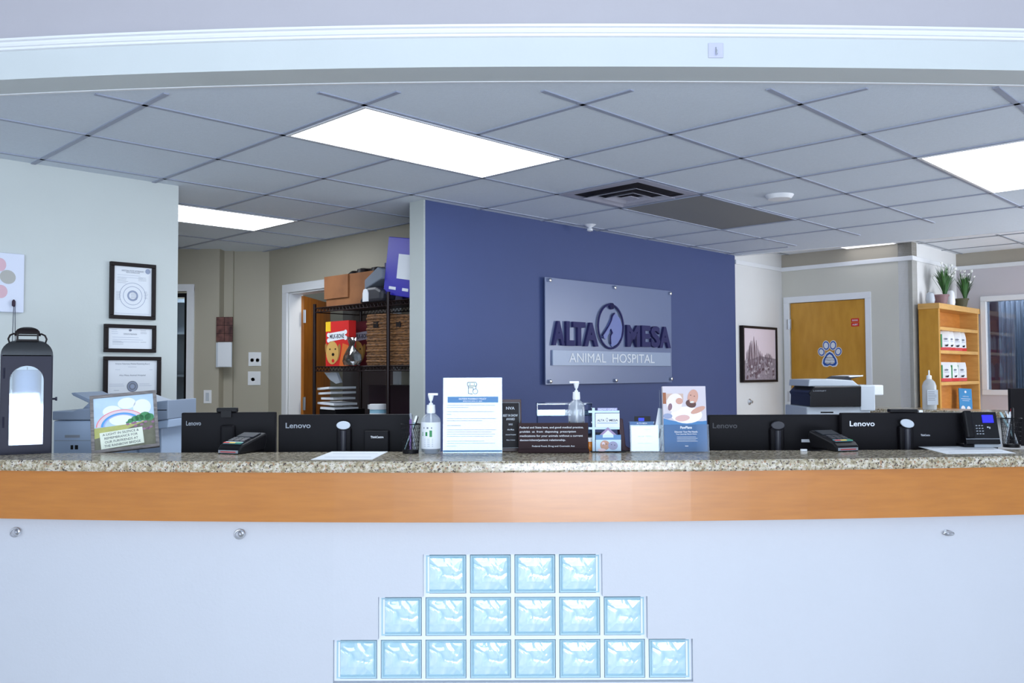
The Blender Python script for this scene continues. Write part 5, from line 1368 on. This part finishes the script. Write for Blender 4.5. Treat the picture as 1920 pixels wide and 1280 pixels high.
# right end: desk phone, card box, far monitor
p, s_ = cs(1848, 838)
D = 3.34
a = ony(1812, 800, D); b = ony(1876, 800, D); zz0 = ony(1845, 838, D).z; zz1 = ony(1845, 773, D).z
t = thing('desk_phone', 'black desk telephone with blue lit display standing at the right behind the counter', 'telephone', ((a.x + b.x) / 2, D, .75)); w = (b.x - a.x) / 2; zo = .75
MB().box(-w, w, .02, .16, 0, zz0 - zo + .01, m_black).build('stand', t)
mb = MB(); mb.T = Matrix.Translation((0, 0, zz0 - zo + .012)) @ Matrix.Rotation(-.25, 4, 'X'); hh = (zz1 - zz0) / math.cos(.25) - .012
mb.box(-w, w, 0, .02, 0, hh, m_blackg); mb.box(-w, w, -.004, .0, .018, .021, m_gr); mb.build('body', t, bevel=.003)
mb = MB(); mb.T = Matrix.Translation((0, 0, zz0 - zo + .012)) @ Matrix.Rotation(-.25, 4, 'X'); mb.box(.008, .05, -.003, 0, hh * .66, hh * .9, m_lcd); mb.build('display', t)
mb = MB(); mb.T = Matrix.Translation((0, 0, zz0 - zo + .012)) @ Matrix.Rotation(-.25, 4, 'X')
for i in range(3):
    for j in range(4): mb.box(-.022 + i * .011, -.016 + i * .011, -.003, 0, hh * (.30 + .085 * j), hh * (.30 + .085 * j) + .0035, m_gr)
mb.box(.022, .027, -.003, 0, hh * .5, hh * .54, m_lg); mb.box(.03, .033, -.003, 0, hh * .47, hh * .53, m_lg); mb.build('keys', t)
mb = MB(); mb.T = Matrix.Translation((0, 0, zz0 - zo + .012)) @ Matrix.Rotation(-.25, 4, 'X'); mb.box(-w - .002, -w + .028, -.02, 0, .022, hh * 1.03, m_black); mb.build('handset', t, bevel=.007)
p, s_ = cs(1853, 838.5)
t = thing('card_box', 'small clear box with white cards beside the right pen cup', 'box', p)
w = 25 * s_
MB().box(-w, w, 0, .04, 0, 13 * s_, m_lg).build('box_body', t, bevel=.001); MB().box(-w * .85, -w * .1, .004, .03, 13 * s_, 19 * s_, m_paper).box(-w * .1, w * .98, .004, .036, 13 * s_, 14.5 * s_, m_paper).build('cards', t)
p = onz(1921, 843, ZT + .001)
# far back counter
q0 = onz(1640, 765, 1.10); q1 = onz(1915, 773, 1.10)
dd = (q1 - q0).normalized(); ang = math.atan2(dd.y, dd.x); L = (q1 - q0).length + .3
q0.z = 0
t = thing('back_counter', 'far granite topped counter at the right in front of the bookcase', 'counter', q0 - dd * .25, ang)
L += .25
MB().box(0, L, -.03, .33, 1.06, 1.10, m_gran).build('granite_top', t, bevel=.006)
MB().box(0.02, L, .03, .14, 0, 1.06, m_white).build('counter_wall', t)
nrm = Vector((-dd.y, dd.x, 0))
c = onz(1758, 766, 1.101) 
c = q0 + dd * ((c - q0).dot(dd)) + nrm * .06
Dp = c.y; Hb = 73 * Dp / F
t = thing('sanitizer_refill', 'large clear bottle with white nozzle on the far granite counter', 'bottle', (c.x, c.y, 1.101))
r = 12.5 * Dp / F
MB().lathe([(r * .95, 0), (r, .01), (r, Hb * .6), (r * .8, Hb * .7), (r * .35, Hb * .78)], mat('translucent_bottle', (205, 214, 220), .2, alpha=.6), 20).build('bottle_body', t, smooth=True)
MB().lathe([(r * .38, Hb * .77), (r * .36, Hb * .86), (r * .12, Hb * .88), (r * .1, Hb)], m_wp, 16).build('nozzle', t, smooth=True)
MB().box(-r * .8, r * .8, -r - .001, -r * .99 + .002, Hb * .12, Hb * .5, m_lg).lines(-r * .7, r * .6, Hb * .45, .012, 6, -r - .002, m_ink, .003).build('label', t)
c = onz(1905, 772, 1.10); c2 = q0 + dd * ((c - q0).dot(dd)) - nrm * .3
px_ = cross(Vector((0, 6.0, 0)), Vector((1, 0, 0)), 1895)
t = thing('far_monitor', 'black monitor back cut off by the right edge of the photo', 'monitor', (px_.x + .26, 5.6, .0)); xo = ony(1895, 750, 5.0).x; t.location = (xo + .26, 5.0, 0)
zt_ = ony(1900, 728, 5.0).z
MB().box(-.26, .26, 0, .03, zt_ - .33, zt_, m_mon).build('housing', t, bevel=.004); MB().box(-.03, .03, .0, .05, .76, zt_ - .1, m_mon).build('stand_neck', t); MB().box(-.12, .12, -.08, .14, .75, .765, m_mon).build('stand_base', t)
desk('side_desk', 2.75, 4.0, 4.85, 5.4, .75, 'dark desk at the far right carrying a monitor')

# copier
D = 5.3
def cx_(px): return ony(px, 740, D).x
def cz_2(py): return ony(1580, py, D).z - .75
xc = (cx_(1512) + cx_(1655)) / 2
desk('copier_table', cx_(1500) - .05, cx_(1660) + .1, D - .05, D + .6, .75, 'dark table under the office copier behind the right monitors')
t = thing('office_copier', 'grey and black multifunction copier in front of the golden door', 'copier', (xc, D, .75))
def X(px): return cx_(px) - xc
MB().box(X(1512), X(1632), 0, .42, 0, cz_2(762), m_lg).build('base_body', t, bevel=.008)
MB().prism([(X(1516), cz_2(762)), (X(1612), cz_2(762)), (X(1613), cz_2(724)), (X(1525), cz_2(724)), (X(1514), cz_2(736)), (X(1517), cz_2(742))], -.02, .35, m_blackg).build('front_panel', t, bevel=.004)
MB().box(X(1612), X(1640), -.01, .4, cz_2(770), cz_2(722), m_lg).box(X(1628), X(1657), .0, .35, cz_2(741), cz_2(722), m_wp).build('side_body', t, bevel=.006)
MB().prism([(X(1516), cz_2(724)), (X(1613), cz_2(724)), (X(1600), cz_2(713)), (X(1560), cz_2(710)), (X(1518), cz_2(711))], .0, .38, m_lg).build('scanner_lid', t, bevel=.006)
MB().prism([(X(1574), cz_2(714)), (X(1590), cz_2(706)), (X(1618), cz_2(703)), (X(1619), cz_2(706)), (X(1598), cz_2(710)), (X(1606), cz_2(722)), (X(1598), cz_2(722))], .02, .3, m_dk).build('document_feeder', t)
MB().prism([(X(1592), cz_2(705)), (X(1619), cz_2(703)), (X(1619), cz_2(705.5)), (X(1594), cz_2(707))], .0, .3, m_wp).build('feeder_tray', t)
mb = MB(); mb.rect(X(1538), X(1562), cz_2(774), cz_2(771.5), -.001, m_black); mb.build('drawer_pull', t)
MB().text('LASERJET', X(1535), cz_2(732.5), .08, .008, -.021, m_gr, .01).build('lettering', t)

# bookcase
# choose depth so front edge lands at px 1762
for g_ in range(0, 60):
    gap = .006 + g_ * .01
    sA = cross(PD1 + B_ * gap, A_, 1722)
    def _px(P):
        r = U_ * 0; d = P - Vector((0, 0, 0)); return 960 + F * Vector((P.x, P.y, 0)).dot(R_) / Vector((P.x, P.y, 0)).dot(fw)
    best = min((abs(_px(sA + B_ * (d_ / 100)) - 1763), d_ / 100) for d_ in range(8, 60))[1]
    BD = best; front = sA + B_ * best
    fe = cross(front, A_, 1835); BW = (fe - front).length
    if (fe - PD1).dot(A_) < L2 - .012: break
zbt = hitv(1763, 568, front, PA).z
bc = thing('bookcase', 'tall honey oak bookcase with pet food bags against the far right wall', 'bookcase', (front.x, front.y, 0), PA)
tk = .035
for x, nm in ((0, 'side_panel'), (BW - tk, 'side_panel')): MB().box(x, x + tk, 0, BD, 0, zbt - .05, m_shelf if x else m_door).build(nm, bc, bevel=.002)
MB().box(-.01, BW + .01, -.01, BD, zbt - .05, zbt, m_shelf).build('top_board', bc, bevel=.003)
MB().box(tk, BW - tk, BD - .01, BD, 0, zbt - .05, m_shelf2).build('back_panel', bc)
szs = [hitv(1764, py, front, PA).z for py in (612, 656, 716)]
for z in szs + [hitv(1764, 778, front, PA).z, .5, .1]: MB().box(tk, BW - tk, .0, BD - .01, z - .03, z, m_shelf).build('shelf_board', bc, bevel=.002)
def bpt(px, dy, z):
    P = front + A_ * 0 - B_ * dy; h = cross(P, A_, px); return Vector((h.x, h.y, z))
# pet food bags
def bag0():
    t = thing('pet_food_bag', '', 'bag', (0, 0, 0), PA, 'small pet food bags on the bookcase')
    w = .048; h = .175; d = .018; prof = [(0, .9, 1), (.06, 1, 1), (.7, 1, .9), (.9, .98, .4), (1, .98, .08)]
    vs = []; fs = []
    for f, a, b in prof:
        for sx, sy in ((-1, -1), (-.6, -1.15), (.6, -1.15), (1, -1), (1, 1), (.6, 1.15), (-.6, 1.15), (-1, 1)): vs.append((sx * w * a, sy * d * b, f * h))
    for i in range(len(prof) - 1):
        for k in range(8): fs.append((i * 8 + k, i * 8 + (k + 1) % 8, i * 8 + 8 + (k + 1) % 8, i * 8 + 8 + k))
    fs += [tuple(range(8))[::-1], tuple(range(32, 40))]
    mb = MB(); mb.add(vs, fs, m_paper); mb.build('pouch', t)
    mb = MB(); y = -d * 1.17; mb.box(-w * 1.01, w * 1.01, -d * 1.2, d, .0, h * .17, m_red); mb.box(-w * 1.02, -w * .72, -d * 1.17, d * .9, h * .17, h * .85, m_tgreen)
    mb.disc(w * .1, h * .26, w * .3, h * .05, y - .004, m_black, 12); mb.disc(w * .36, h * .3, w * .1, h * .035, y - .004, m_black, 8); mb.disc(0, h * .6, w * .35, h * .05, y - .004, m_ink, 12); mb.rect(-w * .4, w * .5, h * .48, h * .5, y - .004, m_fink); mb.build('pouch_print', t)
    return t
spots = [(1770, szs[1], 'upper', 'first'), (1779, szs[1], 'upper', 'second'), (1791, szs[1], 'upper', 'third'), (1801, szs[1], 'upper', 'fourth'), (1770, szs[2], 'lower', 'leftmost'), (1785, szs[2], 'lower', 'middle'), (1799, szs[2], 'lower', 'rightmost')]
b0 = None
for i, (px, z, wh_, nn) in enumerate(spots):
    loc = bpt(px, .07, z + .001); lab = 'white and red pet food bag, %s from left on the %s bag shelf' % (nn, wh_) if wh_ == 'upper' else 'white and red pet food bag, %s of three on the lower bag shelf' % nn
    if b0 is None: b0 = bag0(); b0.location = loc; b0.rotation_euler = (0, 0, PA - .7); b0['label'] = lab
    else: dup(b0, loc, PA - .7 + (.35 * (i % 2)), lab)
# brochure card on bottom shelf
zb2 = hitv(1764, 778, front, PA).z
c = bpt(1808, .05, zb2 + .001)
t = thing('brochure', 'bright blue brochure standing on a lower shelf of the bookcase', 'brochure', c, PA - .5)
hh = hitv(1805, 729, front, PA).z - zb2
mb = MB(); mb.T = Matrix.Rotation(.06, 4, 'Y') @ Matrix.Rotation(-.1, 4, 'X'); mb.box(-.075, .075, 0, .006, 0, hh, mat('cyan_blue_print', (30, 130, 190), .4)); mb.build('sheet', t)
mb = MB(); mb.T = Matrix.Rotation(.06, 4, 'Y') @ Matrix.Rotation(-.1, 4, 'X'); mb.disc(0, hh * .85, .012, .012, -.002, m_paper, 10); mb.text('welcome', 0, hh * .66, .07, .014, -.002, m_lg); mb.rect(-.055, .055, hh * .54, hh * .56, -.002, m_lg); mb.rect(-.04, .04, hh * .46, hh * .48, -.002, m_lg)
mb.disc(-.035, hh * .12, .025, .028, -.002, m_paper, 14); mb.disc(.03, hh * .12, .022, .026, -.002, m_paper, 14); mb.build('print', t)
# plants
def plant(px, label, seed, s, mpot):
    random.seed(seed); c = bpt(px, .09, zbt + .0)
    t = thing('potted_lily', label, 'plant', c, PA, 'potted white flowers on the bookcase')
    MB().lathe([(.05 * s, .001), (.07 * s, .09 * s), (.078 * s, .09 * s), (.078 * s, .105 * s), (.06 * s, .1 * s)], mpot, 18).build('pot', t, smooth=True)
    mb = MB(); mb.T = Matrix.Diagonal((1, .5, 1, 1)) @ Matrix.Translation((0, -.07, 0))
    for i in range(46):
        a = random.random() * 2 * PI; L = s * random.uniform(.2, .34); sp = random.uniform(.2, .8); wd = .013 * s; pts = []
        vs = []
        for k in range(6):
            f = k / 5; r = .02 + L * sp * f ** 1.3; z = .09 * s + L * (f * (1.15 - .55 * sp * f)); wv = wd * math.sin(PI * (.12 + .88 * f)) ** .8 + .0008
            u = Vector((math.cos(a), math.sin(a), 0)); n_ = Vector((-math.sin(a), math.cos(a), 0)); P = u * r; P.z = z
            vs += [P - n_ * wv, P + n_ * wv]
        mb.add(vs, [(2 * k, 2 * k + 1, 2 * k + 3, 2 * k + 2) for k in range(5)], m_leaf)
    o = mb.build('foliage', t, smooth=True)
    mb = MB(); mb.T = Matrix.Diagonal((1, .5, 1, 1)) @ Matrix.Translation((0, -.07, 0))
    for i in range(16):
        a = random.random() * 2 * PI; r = random.uniform(.02, .19) * s; z = s * random.uniform(.26, .40)
        c_ = Vector((r * math.cos(a), r * math.sin(a), z)); mb.tube([(c_.x * .1, c_.y * .1, .1 * s), tuple(c_)], .002, m_leaf, 4, False)
        for k in range(6):
            b = 2 * PI * k / 6; d = Vector((math.cos(b), math.sin(b), .7)) * .036 * s; n_ = Vector((-math.sin(b), math.cos(b), 0)) * .013 * s
            mb.add([c_, c_ + d * .6 - n_, c_ + d, c_ + d * .6 + n_], [(0, 1, 2, 3)], m_petal)
    mb.build('flowers', t)
plant(1765, 'white flowering potted plant in mauve pot, left one on the bookcase', 11, .92, m_pot)
plant(1803, 'white flowering potted plant in dark pot, right one on the bookcase', 12, .88, mat('olive_pot', (84, 82, 60), .6))
c = bpt(1783, .05, zbt)
tag(MB().lathe([(.035, .001), (.04, .03), (.035, .12), (.02, .14)], m_wp, 16).build('white_vase', loc=c, smooth=True), 'small white vase between the two flowering plants on the bookcase', 'vase')
c = bpt(1745, .12, zbt)
tag(MB().lathe([(.03, .001), (.04, .04), (.03, .1), (.015, .11)], m_lg, 16).build('grey_vase', loc=c, smooth=True), 'small pale vase left of the mauve flower pot on the bookcase', 'vase')
